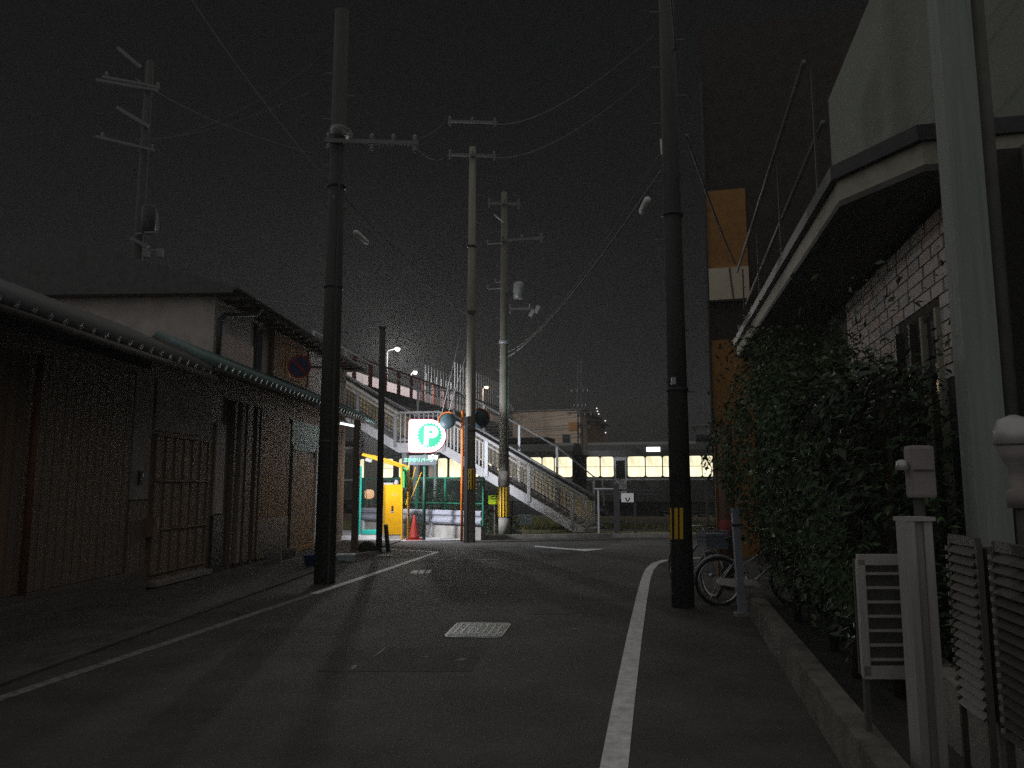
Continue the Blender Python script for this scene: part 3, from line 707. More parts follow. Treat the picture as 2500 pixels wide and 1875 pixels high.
for sgn in (1, -1):
    o = shape2d('sign_face', [dshape(w, h)], E_white if sgn > 0 else E_back, t, (c.x, -.092 * sgn, c.z), (R(90), 0, 0), .004)
    cx, cy = (1049.5 - 1043.5) * pm, (1064.5 - 1063) * pm; rr = 30.0 * pm
    sc = [(cx + (rr * (1 + .07 * math.cos(k / 6 * math.pi))) * math.cos(2 * math.pi * k / 264), cy + (rr * (1 + .07 * math.cos(k / 6 * math.pi))) * math.sin(2 * math.pi * k / 264)) for k in range(264)]
    shape2d('green_scallop', [sc], E_green, t, (c.x, -.099 * sgn, c.z), (R(90), 0, 0), .003)
    # letter P
    s_ = pm; x0, x1, yt, yb = -14.5 * s_, -4.0 * s_, 22.0 * s_, -24.0 * s_
    rb = 14.2 * s_; cyb = yt - rb
    outer = [(x0, yb), (x1, yb), (x1, cyb - rb)] + arc(5.0 * s_, cyb, rb, -90, 90, 16) + [(x0, yt)]
    inner = arc(1.2 * s_, cyb, 4.6 * s_, 0, 360, 16)[:-1]
    shape2d('letter_p', [[(p[0] + cx + 1.5 * s_, p[1] + cy) for p in outer], [(p[0] + cx + 1.5 * s_, p[1] + cy) for p in inner]], E_white, t, (c.x, -.104 * sgn, c.z), (R(90), 0, 0), .003)
c2 = A(1036, 1123, YP) - b; w2, h2 = 37 * pm, 13.2 * pm
o = shape2d('lower_board', [[(-w2, -h2 * .9), (w2 * .78, -h2), (w2, h2 * .95), (-w2, h2 * .8)]], mat('sign_grey', (.06, .07, .075), .5, .15), t, (c2.x, 0, c2.z), (R(90), 0, 0), .06)
flat_font(t, 'board_text', '三井のリパーク', .135, E_greentext, (c2.x - .165, -.066, c2.z - .01), .004, .005)
flat_font(t, 'board_text_vacant', '空', .30, E_pinkwhite, (c2.x + .27, -.066, c2.z), .004, .012)
MB().box(-.05, .05, .0, .1, A(1034, 1112, YP).z, A(1034, 1100, YP).z).build('sign_bracket', M_dgreen, t)
# ticket machine
b = G(956, 1317); Yb = b.y; pm = Yb / F
t = root('ticket_machine', b, R(20), 'yellow box ticket machine on a grey plinth in the car park', 'ticket machine')
w = .25; hz = A(955, 1183, Yb).z
MB().box(-w, w * 1.0, -.2, .2, 0.0, .16).build('plinth', M_conc, t)
MB().box(-w, w, -.22, .22, .16, hz).build('cabinet', M_yellow, t, bevel=.012)
bx(t, 'top_cap', (-.14, 0, hz + .03), (.22, .4, .06), M_white)
MB().lathe([(.06, 0), (.08, .06), (.05, .13), (.04, .15)], 12, (.12, 0, hz)).build('beacon', M_steelg, t, True)
bx(t, 'ticket_slot', (-.04, -.225, .97), (.06, .012, .16), M_black)
bx(t, 'slot_rim', (-.04, -.223, .86), (.1, .012, .03), M_steelg)
M_print = mat('pale_yellow_print', (.8, .56, .25), .5, .1)
for x, w_ in ((-.03, .07), (.07, .09)): bx(t, 'printed_mark', (x, -.2235, 1.42), (w_, .004, .022), M_print); bx(t, 'printed_mark', (x, -.2225, 1.375), (.02, .004, .065), M_print)
bx(t, 'side_box', (w + .03, -.05, 1.55), (.05, .14, .3), M_steelw)
# yellow pipe arch with gate
b = G(990, 1319); Ya = b.y
t = root('pipe_arch', b, 0, 'yellow bent pipe frame arching over the ticket machine with green panel', 'pipe frame')
def ap(px, py, dy=0.0): return A(px, py, Ya + dy) - b
def smooth(pts, it=2):
    for _ in range(it):
        q = [pts[0]]
        for a_, b_ in zip(pts[:-1], pts[1:]): q += [a_.lerp(b_, .25), a_.lerp(b_, .75)]
        pts = q + [pts[-1]]
    return pts
p1 = [ap(981, 1318), ap(981, 1155), ap(980, 1140), ap(965, 1135), ap(925, 1123), ap(884, 1110)]
p2 = [ap(997, 1314, .35), ap(997, 1162, .35), ap(996, 1140, .35), ap(978, 1134, .35), ap(930, 1118, .3), ap(886, 1109, .1)]
def arch(pts):
    fine = [pts[0]]
    for a_, b_ in zip(pts[:-1], pts[1:]): fine += [a_.lerp(b_, k / 4) for k in range(1, 5)]
    return smooth(fine, 2)
MB().tube(arch(p1), .036, 8).build('arch_pipe', M_yellow, t, True)
MB().tube(arch(p2), .036, 8).build('arch_pipe', M_yellow, t, True)
q0, q1 = ap(989, 1142, .2), ap(989, 1190, .2)
MB().box(q0.x - .06, q0.x + .06, q0.y - .015, q0.y + .015, q1.z, q0.z).build('green_panel', mat('green_panel_paint', (.005, .26, .07), .5, .1), t)
piece(t, 'gate_cap', ap(893, 1121), ap(908, 1126), .08, .1, M_white)
for (pa, pb) in (((1014, 1140), (991, 1232)), ((1029, 1152), (1000, 1225))):
    piece(t, 'gate_strap', ap(*pa, .5), ap(*pb, .4), .035, .02, M_yellow)
# cone
b = G(1011, 1319)
t = root('traffic_cone', b, 0, 'dull red traffic cone between the pipe frame and sign post', 'traffic cone')
MB().box(-.24, .24, -.24, .24, 0, .045).build('base', M_cone, t, bevel=.012)
MB().lathe([(.19, .045), (.15, .12), (.1, .42), (.04, .74), (.03, .77)], 20).build('cone_body', M_cone, t, True)
# slim board; its white face glows in place of lamplight on it
b = G(873, 1310); Yb = b.y
t = root('fee_board', b, R(28), 'slim upright board with white edge glowing as if lamplit and teal face', 'sign board')
hz = A(876, 1138, Yb).z
MB().box(-.06, .055, -.14, .14, .06, hz).build('board', M_teal, t, bevel=.008)
MB().box(-.075, -.061, -.135, .135, .9, hz - .01).build('glow_face', E_panel, t)
MB().box(-.07, .065, -.15, .15, 0, .06).build('foot', M_steelw, t)
b = G(902, 1312)
t = root('wheel_stop', b, 0, 'teal painted block on the white kerb of the car park', 'wheel stop')
MB().box(-.24, .24, -.1, .1, .1, .255).build('block', M_teal, t, bevel=.03); MB().box(-.2, .2, -.09, .09, .0, .1).build('base', M_conc, t)
k = strip_prism('kerb', G(790, 1319), G(925, 1317), .3, .1, M_white, .012); k['kind'] = 'structure'
# strip light of the car park, showing under the end of the eave
q = A(846, 1037, 23.3)
t = root('strip_light', q, R(80), 'bluish white strip light glowing under the end of the left eave', 'strip light')
MB().box(-.6, .6, -.06, .06, .03, .08).build('housing', M_steelw, t, bevel=.01)
MB().tube([(-.56, 0, 0), (.56, 0, 0)], .022, 8).build('tube', emit('tube_lit', (.80, .90, 1.0), 6.0), t, True)
for x in (-.57, .57): bx(t, 'tube_holder', (x, 0, .01), (.03, .06, .06), M_white)
for x in (-.4, .4): piece(t, 'hanger', (x, 0, .08), (x, 0, .22), .02, .02, M_steeld)
lo = lamp('lamp_light', (-.35, -.6, -.2), 1500, (.93, .94, 1.0), .2, t)
sl = bpy.data.lights.new('strip_beam', 'SPOT'); sl.energy = 1900; sl.color = (.93, .94, 1.0); sl.shadow_soft_size = .2; sl.spot_size = R(150); sl.spot_blend = 1.0
lo.data = sl; lo.rotation_euler = (Vector((5.6, -3.9, -2.0))).to_track_quat('-Z', 'Y').to_euler()
# short bollard, dark posts, mound
b = G(948, 1350)
t = root('bollard', b, 0, 'short leaning dark bollard with pale cap at the road corner', 'bollard')
MB().tube([(0, 0, 0), (-.05, 0, .42), (-.075, 0, .68)], .055, 12).build('shaft', M_darkpole, t, True)
MB().tube([(-.075, 0, .68), (-.077, 0, .705)], [.06, .05], 12).build('cap', M_white, t, True)
MB().lathe([(.12, 0), (.1, .02)], 12).build('footing', M_kerb, t)
b = G(925, 1353); Yb = b.y
t = root('dark_post', b, 0, 'tall slim dark post beside the bollard in front of the ticket machine', 'post', 'dark posts')
MB().tube([(0, 0, 0), (-.03, 0, A(922, 800, Yb).z)], .078, 12).build('shaft', M_darkpole, t, True)
MB().lathe([(.12, 0), (.1, .05)], 12).build('collar', M_steeld, t); bx(t, 'cap', (-.03, 0, A(922, 800, Yb).z), (.17, .17, .04), M_steeld)
b = G(865, 1355); Yb = b.y
t = root('dark_post', b, 0, 'square dark timber post under the end of the left eave', 'post', 'dark posts')
bx(t, 'shaft', (0, 0, 1.65), (.15, .15, 3.3), M_wood); bx(t, 'footing', (0, 0, .05), (.24, .24, .1), M_conc)
b = G(896, 1353)
t = root('shrub_mound', b, 0, 'low dark rounded shrub between the two dark posts', 'shrub')
def msamp(rg):
    a, e = rg.uniform(0, 6.28), math.asin(rg.uniform(0, 1)); k = rg.uniform(.85, 1.05)
    p = Vector((.27 * math.cos(a) * math.cos(e), .25 * math.sin(a) * math.cos(e), .31 * math.sin(e))) * k; return p, p.normalized()
o = MB().lathe([(.26, 0), (.27, .1), (.2, .23), (.08, .3), (.01, .31)], 14).build('core', M_bag, t, True)
o = leaf_cloud('foliage', M_leafd, t, 1500, msamp, .05, 5); o['kind'] = 'stuff'
k = strip_prism('kerb', G(800, 1372), G(925, 1354), .14, .09, M_kerb); k['kind'] = 'structure'
sheet('corner_slab', gl((912, 1361), (925, 1353), (962, 1354), (958, 1359)), .014, M_conc)
t = root('crate_box', G(845, 1370), R(10), 'white low box on the ground just beyond the left pole', 'box')
MB().box(-.2, .2, -.14, .14, 0, .13).build('box_body', M_paleblue, t, bevel=.01); MB().box(-.21, .21, -.15, .15, .13, .16).build('lid', M_white, t)
# guard rail on a concrete wall
ga, gb = Vector((-5.75, 28.7, 0)), Vector((-.93, 24.45, 0))
d = gb - ga; L = d.length; ang = math.atan2(d.y, d.x)
t = root('guard_rail', ga, ang, 'white corrugated guard rail on a low concrete wall beside the car park', 'guard rail')
MB().box(0, L - .1, .06, .28, 0, .42).build('concrete_wall', M_conc, t)
prof = [(-.02, .46), (-.07, .52), (-.07, .58), (-.02, .64), (-.02, .70), (-.07, .76), (-.07, .84), (-.02, .90), (.0, .90), (-.05, .83), (-.05, .77), (0, .71), (0, .63), (-.05, .57), (-.05, .53), (0, .46)]
MB().prism(prof, 'x', 0, L * .5).build('beam', mat('rail_paint', (.27, .285, .33), .5, .15, 4), t); MB().prism(prof, 'x', L * .5 + .01, L).build('beam', mat('rail_paint', (.27, .285, .33), .5, .15, 4), t)
for i in range(4): piece(t, 'rail_post', (.5 + i * 1.8, .02, 0), (.5 + i * 1.8, .02, .86), .12, .06, M_steelw)
# green chain-link fence behind it
ga2 = ga + Vector((.15, .95, 0)); t = root('chain_link_fence', ga2, ang, 'green chain link fence behind the white guard rail', 'fence')
L2 = L - .2; H2 = 1.95
for x in (0, 1.5, 3.0, 4.45, 5.65, L2): piece(t, 'fence_post', (x, 0, 0), (x, 0, H2), .06, .06, M_green)
for z in (.1, 1.1, H2): piece(t, 'fence_rail', (0, 0, z), (L2, 0, z), .04, .04, M_green)
mb = MB(); sp = .13
for i in range(int((L2 + H2) / sp)):
    for sg in (1, -1):
        x0 = i * sp - (H2 if sg > 0 else 0); x1 = x0 + sg * H2; 
        if sg < 0: x0 = i * sp; x1 = x0 - H2
        za, zb = 0.1, H2
        def cut(x0, z0, x1, z1):
            pts = []
            for (xa, za, xb, zb) in ((x0, z0, x1, z1),):
                ta, tb_ = 0., 1.; dx = xb - xa
                for lim, s2 in ((0, 1), (L2, -1)):
                    fa, fb = (xa - lim) * s2, (xb - lim) * s2
                    if fa < 0 and fb < 0: return None
                    if fa < 0: ta = max(ta, fa / (fa - fb))
                    if fb < 0: tb_ = min(tb_, fa / (fa - fb))
                if ta >= tb_: return None
                return (xa + dx * ta, za + (zb - za) * ta, xa + dx * tb_, za + (zb - za) * tb_)
        q = cut(x0, za, x1, zb)
        if q: mb.tube([(q[0], .01 * sg, q[1]), (q[2], .01 * sg, q[3])], .004, 3, False)
o = mb.build('wire_mesh', M_dgreen, t); o['kind'] = 'stuff'
# weeds behind the fence
def wsamp(rg):
    k = rg.random(); p = ga + d * k + Vector((.9, 1.7, 0)) + Vector((rg.uniform(-.3, .3), rg.uniform(-.3, .5), 0)); h = 1.3 + .5 * math.sin(k * 17) + .2 * math.sin(k * 43)
    return p + Vector((0, 0, rg.uniform(.05, max(.3, h)))), Vector((0, -.6, .6))
t = root('hedge', (0, 0, 0), 0, 'dark scrubby hedge behind the green chain link fence', 'hedge')
o = leaf_cloud('foliage', M_leafd, t, 9000, wsamp, .11, 8); o['kind'] = 'stuff'
mb = MB()
for i in range(14): p = ga + d * (i / 13) + Vector((.9, 1.75, 0)); mb.tube([p, p + Vector((.05, 0, 1.2))], .02, 5)
mb.build('stems', M_bark, t)
# small things by the second pole
b = G(1206, 1307); Yb = b.y
t = root('bent_pipe_marker', b, 0, 'small white bent pipe stub standing left of the pole by the stairs', 'pipe')
MB().tube([(0, 0, 0), (.02, 0, .2), (.02, 0, .42)], .032, 10).build('stem', M_white, t, True)
MB().lathe([(.02, -.1), (.08, -.06), (.09, .02), (.05, .08), (.01, .1)], 12, (.0, 0, .47)).build('knob', M_white, t, True)
MB().tube([(.05, 0, .5), (.12, 0, .58), (.16, 0, .64), (.15, 0, .5), (.13, 0, .36)], .025, 8).build('hook', M_white, t, True)
b = A(1207, 1220, 25.9); t = root('notice_board', (b.x, 25.9, 0), 0, 'lime yellow notice board left of the pole by the stairs', 'notice')
MB().box(-.2, .22, -.012, .012, A(1200, 1231, 25.9).z, A(1200, 1209, 25.9).z).build('board', M_lime, t)
for i, z in enumerate((1.42, 1.33, 1.25)): piece(t, 'text_line', (-.12, -.015, z), (.12 - .03 * i, -.015, z), .03, .006, M_dgreen, up=(0, 1, 0))
piece(t, 'stake', (.0, .03, 0), (.0, .03, 1.5), .04, .03, M_wood)
b = G(1281, 1301); Yb = b.y - .2; t = root('notice_board', (b.x, Yb, 0), 0, 'pale blue blank board standing under the stair foot', 'notice')
MB().box(-.24, .25, -.012, .012, A(1281, 1282, Yb).z, A(1281, 1256, Yb).z).build('board', M_paleblue, t)
for x in (-.2, .2): piece(t, 'stake', (x, .03, 0), (x, .03, .6), .03, .03, M_wood)
b = G(1264, 1306); t = root('rock', b, 0, 'pale rounded stone on the verge right of the pole', 'rock')
bm = bmesh.new(); bmesh.ops.create_icosphere(bm, subdivisions=2, radius=.16)
for v in bm.verts: v.co *= 1 + random.uniform(-.14, .14); v.co.z = max(-.02, v.co.z * .7 + .07)
me = bpy.data.meshes.new('stone'); bm.to_mesh(me); bm.free(); me.materials.append(M_conc); o = bpy.data.objects.new('stone', me); COL.objects.link(o); o.parent = t
# track-side fence with gate on the right
b = G(1500, 1306); Yf = b.y
t = root('trackside_fence', b, -R(6), 'dark steel pipe fence with braced gate along the railway', 'fence')
def fx(px): return (A(px, 1306, Yf).x - b.x)
bx(t, 'gate_post', (fx(1507), 0, .88), (.19, .16, 1.76), M_steeld)
for px in (1551, 1640, 1725, 1800, 1890): bx(t, 'fence_post', (fx(px), .02, .8), (.07, .07, 1.6), M_steeld)
bx(t, 'fence_post', (fx(1462), .02, .8), (.06, .06, 1.6), M_steelg)
for z, w in ((1.53, .06), (1.40, .04), (.45, .05), (.16, .05)): piece(t, 'fence_rail', (fx(1462), .02, z), (fx(1990), .02, z), w, w, M_steeld)
piece(t, 'top_pipe', (fx(1452), .0, 1.58), (fx(1500), .0, 1.58), .04, .04, M_steelg)
for xa, xb in ((1566, 1590), (1634, 1610), (1650, 1672), (1712, 1690)): piece(t, 'brace', (fx(xa), .05, .1), (fx(xb), .05, .5), .05, .04, M_steeld)
p = A(1532, 1215, Yf - .1) - b
sg = root('warning_plate', b + p, -R(6), 'small white plate with black V mark on the trackside fence', 'sign')
MB().box(-.21, .21, -.01, .01, -.155, .155).build('plate', M_white, sg)
for s2 in (-1, 1): piece(sg, 'mark', (s2 * .015, -.014, -.13), (s2 * .075, -.014, 0), .035, .006, M_black, up=(0, 1, 0))
piece(sg, 'strap', (0, .02, .1), (0, .06, .1), .1, .02, M_steeld)
# ================================================================== LEFT HOUSES
LA = math.atan2(1, .049); LO = Vector((-5.8, 14.8, 0)); LD = Vector((math.cos(LA), math.sin(LA), 0)); LN = Vector((-math.sin(LA), math.cos(LA), 0))
def lf(px, py, yo=0.0):
    p = HIT(px, py, LO + LN * yo, LN); return (p - LO).dot(LD), p.z
def lloc(s): return LO + LD * s
SB = -2.2                                              # where the two houses meet
def roof_strip(parent, s0, s1, ye, ze, yw, zw, m, nm, wdt=.27):
    """pent roof: sheathing plus rounded tile rows, each row its own piece"""
    MB().prism([(ye, ze), (ye, ze + .05), (yw, zw + .05), (yw, zw)], 'x', s0, s1).build(nm + '_deck', M_wood, parent)
    n = int((s1 - s0) / wdt); me = None
    for i in range(n):
        s = s0 + (i + .5) * (s1 - s0) / n
        if me is None:
            b = MB().tube([(0, ye - .05, ze + .07), (0, yw, zw + .07)], wdt * .32, 7); o = b.build('tile_row', m, parent, True); me = o.data
        else:
            o = bpy.data.objects.new('tile_row', me); COL.objects.link(o); o.parent = parent
        o.location = (s, 0, 0)
    MB().tube([(s0, ye - .08, ze - .02), (s1, ye - .08, ze - .02)], .05, 8).build('gutter', mat('gutter_brown', (.06, .055, .05), .8, .3, 5, spec=.1), parent, True)
def planks(parent, s0, s1, z0, z1, m, w=.17, y=-.02, ms=None):
    n = max(1, int(round((s1 - s0) / w))); w = (s1 - s0) / n
    for i in range(n):
        mm = random.choice(ms) if ms else m
        piece(parent, 'plank', (s0 + (i + .5) * w, y - random.uniform(0, .008), z0), (s0 + (i + .5) * w, y, z1), w - .014, .02, mm, up=(0, 1, 0))
# --- near house
h1 = root('wooden_house', lloc(0), LA, 'dark brown boarded wooden house filling the left foreground', 'house')
S0 = -12.0
MB().box(S0, SB, 0, 6, 0, 3.55).build('wall', M_wood, h1)
sa, _ = lf(318, 1100); sb, _ = lf(362, 1100)
planks(h1, -9.5, sa - .03, .35, 3.4, M_wood, .19, -.016, [M_wood, M_wood, M_wood2])
bx(h1, 'plaster_panel', ((sa + sb) / 2, -.02, 2.45), (sb - sa, .03, 2.0), M_plasterd)
bx(h1, 'base_board', ((sa + sb) / 2, -.025, .75), (sb - sa, .04, 1.35), M_wood)
bx(h1, 'sill', ((S0 + SB) / 2, -.06, .17), (SB - S0, .14, .34), mat('sill_dark', (.11, .10, .09), .9, .4, 4))
s, z = lf(335, 1165); bx(h1, 'intercom', (s, -.055, z), (.11, .04, .2), M_black); bx(h1, 'intercom_light', (s + .03, -.08, z + .03), (.03, .012, .06), M_white)
s, z = lf(66, 1080); MB().tube([(s, -.09, .3), (s, -.09, 3.3)], .045, 8).build('drainpipe', mat('drain_red', (.13, .05, .03), .6, .3), h1, True)
s, z = lf(375, 1277, -.1)
roof_strip(h1, S0, SB - .02, -1.0, 3.42, .4, 4.1, M_rooftile, 'eave')
MB().prism([(.4, 4.12), (3, 4.7), (6, 4.1), (6, 3.5), (.4, 3.5)], 'x', S0, SB - .02).build('main_roof', M_rooftile, h1)
# --- far house
h2 = root('townhouse', lloc(0), LA, 'two storey townhouse with teal tiled pent roof and billboard on the left', 'house')
S1 = 10.0; SU = lf(520, 900)[0]
MB().box(SB + .01, S1, .003, 7, 0, 4.1).build('ground_floor_wall', M_wood, h2)
MB().box(SU, S1, .02, 7, 4.1, 5.38).build('upper_wall', M_plaster, h2)
roof_strip(h2, SB + .01, S1, -1.0, 3.55, .02, 4.08, M_tile, 'pent_roof')
MB().prism([(-.45, 5.35), (-.45, 5.47), (3.4, 6.6), (7.4, 5.47), (7.4, 5.35)], 'x', SU - .3, S1 + .3).build('main_roof', M_rooftile, h2)
for s in [SU + i * .55 for i in range(int((S1 - SU) / .55) + 1)]: piece(h2, 'rafter_end', (s, -.44, 5.31), (s, 0, 5.35), .07, .08, M_wood)
MB().tube([(SU - .3, -.5, 5.42), (S1 + .3, -.5, 5.42)], .05, 8).build('gutter', mat('gutter_brown', (.06, .055, .05), .8, .3, 5, spec=.1), h2, True)
MB().tube([(SU + 1.1, -.5, 5.36), (SU + 1.0, -.42, 5.2), (SU + .25, -.08, 5.02), (SU + .08, -.06, 4.9), (SU + .05, -.06, 4.15)], .05, 8).build('drainpipe', M_steeld, h2, True)
s0_, z0_ = lf(648, 935); s1_, z1_ = lf(742, 860)
sA, sB_ = lf(655, 900)[0], lf(742, 900)[0]
bd = MB().box(sA, sB_, -.10, -.02, 4.22, 5.25).build('billboard', M_bill, h2)
piece(h2, 'billboard_frame', (sA, -.11, 4.22), (sA, -.11, 5.25), .05, .05, M_wood); piece(h2, 'billboard_frame', (sB_, -.11, 4.22), (sB_, -.11, 5.25), .05, .05, M_wood)
piece(h2, 'billboard_frame', (sA, -.11, 5.25), (sB_, -.11, 5.25), .05, .05, M_wood); piece(h2, 'billboard_frame', (sA, -.11, 4.22), (sB_, -.11, 4.22), .05, .05, M_wood)
bx(h2, 'billboard_poster', ((sA + sB_) / 2 + .2, -.108, 4.55), (1.3, .012, .5), M_wood3)
s = lf(640, 900)[0]; bx(h2, 'upper_window', (s - .32, -.0, 4.7), (.42, .06, 1.05), M_steeld); bx(h2, 'upper_window_pane', (s - .32, -.035, 4.7), (.34, .012, .95), M_glassd)
bx(h2, 'plaster_lit_band', ((SU + s) / 2 - .1, .008, 4.45), (s - SU - .9, .03, .5), mat('plaster_lit', (.55, .46, .43), .9, .15, 3))  # paler lower strip: light on the plaster put into the colour
# ground floor front: doors, panels, boards
sD0, sD1 = lf(372, 1100)[0], lf(508, 1100)[0]
bx(h2, 'plaster_panel', ((sD0 + sD1) / 2, -.01, 3.0), (sD1 - sD0, .03, .85), M_plasterd)
dr = bx(h2, 'sliding_door', ((sD0 + sD1) / 2, -.015, 1.33), (sD1 - sD0 - .06, .05, 2.4), M_wood)
ndr = 6
for i in range(ndr + 1): s = sD0 + .06 + (sD1 - sD0 - .12) * i / ndr; piece(h2, 'door_slat', (s, -.045, .2), (s, -.045, 2.5), .05, .025, M_wood2, up=(0, 1, 0))
for z in (.25, .95, 1.75, 2.5): piece(h2, 'door_rail', (sD0 + .04, -.05, z), (sD1 - .04, -.05, z), .06, .03, M_wood2)
bx(h2, 'door_sill', ((sD0 + sD1) / 2, -.1, .09), (sD1 - sD0, .2, .08), M_plasterd)
s, z = lf(374, 1277, -.1); bx(h2, 'mailbox', (s, -.1, 1.0), (.2, .12, .3), M_wood2); bx(h2, 'mailbox_slot', (s + .02, -.165, 1.05), (.03, .012, .17), M_plaster)
sP = lf(533, 1140)[0]; bx(h2, 'plaster_panel', (sP, -.02, 2.0), (.42, .035, 1.75), M_plaster); bx(h2, 'stone_base', (sP, -.03, .55), (.5, .06, 1.1), M_steeld)
for px, w, m in ((556, .1, M_wood), (575, .16, M_plasterd), (592, .3, M_wood), (612, .12, M_wood), (622, .1, M_wood2)):
    piece(h2, 'corner_post', (lf(px, 1200)[0], -.06, .1), (lf(px, 1200)[0], -.06, 3.4), w, .1, m, up=(0, 1, 0))
sQ0, sQ1 = lf(630, 1150)[0], lf(702, 1150)[0]
planks(h2, sQ0, sQ1, .95, 3.2, M_wood3, .19, -.03, [M_wood3, M_wood3, M_wood2]); bx(h2, 'board_base', ((sQ0 + sQ1) / 2, -.03, .5), (sQ1 - sQ0, .05, .9), M_steeld)
sR0, sR1 = lf(706, 1150)[0], lf(772, 1150)[0]
bx(h2, 'transom_panel', ((sR0 + sR1) / 2, -.03, 2.95), (sR1 - sR0, .04, .75), mat('pale_teal_panel', (.34, .44, .43), .7, .2))
bx(h2, 'door', ((sR0 + sR1) / 2 - .12, -.03, 1.28), (sR1 - sR0 - .5, .04, 2.3), M_wood2); bx(h2, 'door_frame', (sR1 - .18, -.05, 1.4), (.1, .06, 2.6), M_white); bx(h2, 'door_frame', (sR0 + .05, -.05, 1.4), (.08, .06, 2.6), M_wood)
bx(h2, 'door_sill', ((sR0 + sR1) / 2, -.1, .09), (sR1 - sR0, .25, .1), M_wood3)
planks(h2, sR1 + .05, S1 - .1, .3, 3.2, M_wood2, .2, -.02, [M_wood2, M_wood])
# gutter channel and low things in front of the houses
k = MB().box(-9, 9.5, -1.95, -1.72, 0, .03).build('gutter_kerb', mat('kerb_dark', (.085, .08, .075), .9, .4, 4, bump=.5, bscale=50)); k.location = lloc(0); k.rotation_euler = (0, 0, LA); k['kind'] = 'structure'
k = MB().box(-9, 9.5, -1.72, -.14, 0, .026).build('front_apron', mat('apron_asphalt', (.075, .07, .066), .9, .4, 2, bump=.5, bscale=90)); k.location = lloc(0); k.rotation_euler = (0, 0, LA); k['kind'] = 'structure'
t = root('planter', G(690, 1372), LA, 'pale low stone planter trough at the foot of the left townhouse', 'planter')
MB().prism([(-.55, .0), (.55, .0), (.6, .26), (.5, .26), (.46, .06), (-.46, .06), (-.5, .26), (-.6, .26)], 'y', -.14, .14).build('trough', M_plasterd, t); MB().box(-.5, .5, -.12, .12, .06, .2).build('soil', M_bag, t)
t = root('bucket', G(757, 1385), 0, 'small dull blue bucket beside the foot of the left pole', 'bucket')
MB().lathe([(.1, 0), (.14, .24), (.15, .25), (.13, .24), (.1, .04)], 16).build('pail', mat('bucket_blue', (.03, .07, .22), .5, .2), t, True); MB().tube([(-.14, 0, .24), (-.1, 0, .36), (0, 0, .4), (.1, 0, .36), (.14, 0, .24)], .008, 5).build('handle', M_steelg, t)

# ================================================================== RIGHT HOUSE
RA = math.atan2(1, .2); RO = Vector((2.6, 0, 0)); RD = Vector((math.cos(RA), math.sin(RA), 0)); RN = Vector((-math.sin(RA), math.cos(RA), 0))   # street side is +RN
def rf(px, py, yo=0.0):
    p = HIT(px, py, RO + RN * yo, RN); return (p - RO).dot(RD), p.z
rh = root('corner_house', RO, RA, 'grey green house on the right with pale brick wall under a deep overhang', 'house')
ZS = 4.32
# ground floor wall with dark backing and single bricks
sw1 = 13.0
MB().box(6.0, sw1, -5, -.03, 0, ZS - .02).build('ground_floor_wall', M_mortar, rh)
rowh = .135; blen = .46; rgb = random.Random(11)
sx0, sx1, zb0 = 6.25, 11.2, 2.55
win0, win1, winz = rf(2292, 800)[0], rf(2190, 800)[0], rf(2230, 790)[1]
r = 0; z = ZS - .06
while z - rowh > zb0:
    s = sx0 + (blen / 2 if r % 2 else 0) - rgb.uniform(0, .1)
    while s < sx1:
        e = min(s + blen * rgb.choice((.8, 1, 1, 1.15)), sx1); zz = z - rowh
        inwin = (s < win1 and e > win0 and zz < winz)
        if inwin:
            if s < win0 - .06: e = win0
            elif e > win1 + .06: s = win1
            else: s = e; continue
        if e - s > .05: piece(rh, 'brick', (s + .026, -.024 + rgb.uniform(-.003, .003), z - rowh / 2), (e - .026, -.024, z - rowh / 2), rowh - .016, .02, rgb.choice((M_brick, M_brick, M_brick2, M_brick3)), up=(0, 1, 0))
        s = e
    z -= rowh; r += 1
# window in the brick wall
bx(rh, 'window', ((win0 + win1) / 2, -.06, (winz + .95) / 2), (win1 - win0, .05, winz - .95), M_alud)
bx(rh, 'window_pane', ((win0 + win1) / 2, -.03, (winz + .95) / 2), (win1 - win0 - .12, .012, winz - 1.1), M_glassd)
for q in (.0, .33, .62, 1.0): piece(rh, 'window_mullion', (win0 + (win1 - win0) * q, .0, .95), (win0 + (win1 - win0) * q, .0, winz), .055, .06, M_fascia if q in (0, .33) else M_alud, up=(0, 1, 0))
# overhanging slab with fascia: a polygon in house space
def rl(p): q = Vector((p[0], p[1], 0)) - RO; return (q.dot(RD), q.dot(RN))
K = A(2045, 420, 7.2); PILC = A(2362, 700, 5.7)
far = rl((4.75, 16.2)); kk = rl((K.x, K.y)); pp = rl((PILC.x + .1, 6.35)); nn = rl((5.6, 5.9))
poly = [far, kk, pp, nn, (nn[0], -5), (far[0], -5)]
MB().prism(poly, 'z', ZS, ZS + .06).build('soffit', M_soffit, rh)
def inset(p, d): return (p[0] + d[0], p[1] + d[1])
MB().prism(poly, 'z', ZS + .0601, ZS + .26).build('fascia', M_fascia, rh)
poly2 = [(far[0] + .03, far[1] + .07), (kk[0] - .02, kk[1] + .07), (pp[0] - .05, pp[1] + .05), (nn[0] - .05, nn[1] + .05), (nn[0] - .05, -5), (far[0] + .03, -5)]
MB().prism(poly2, 'z', ZS + .2602, ZS + .40).build('slab_top_band', M_steeld, rh)  # dark band along the top of the fascia
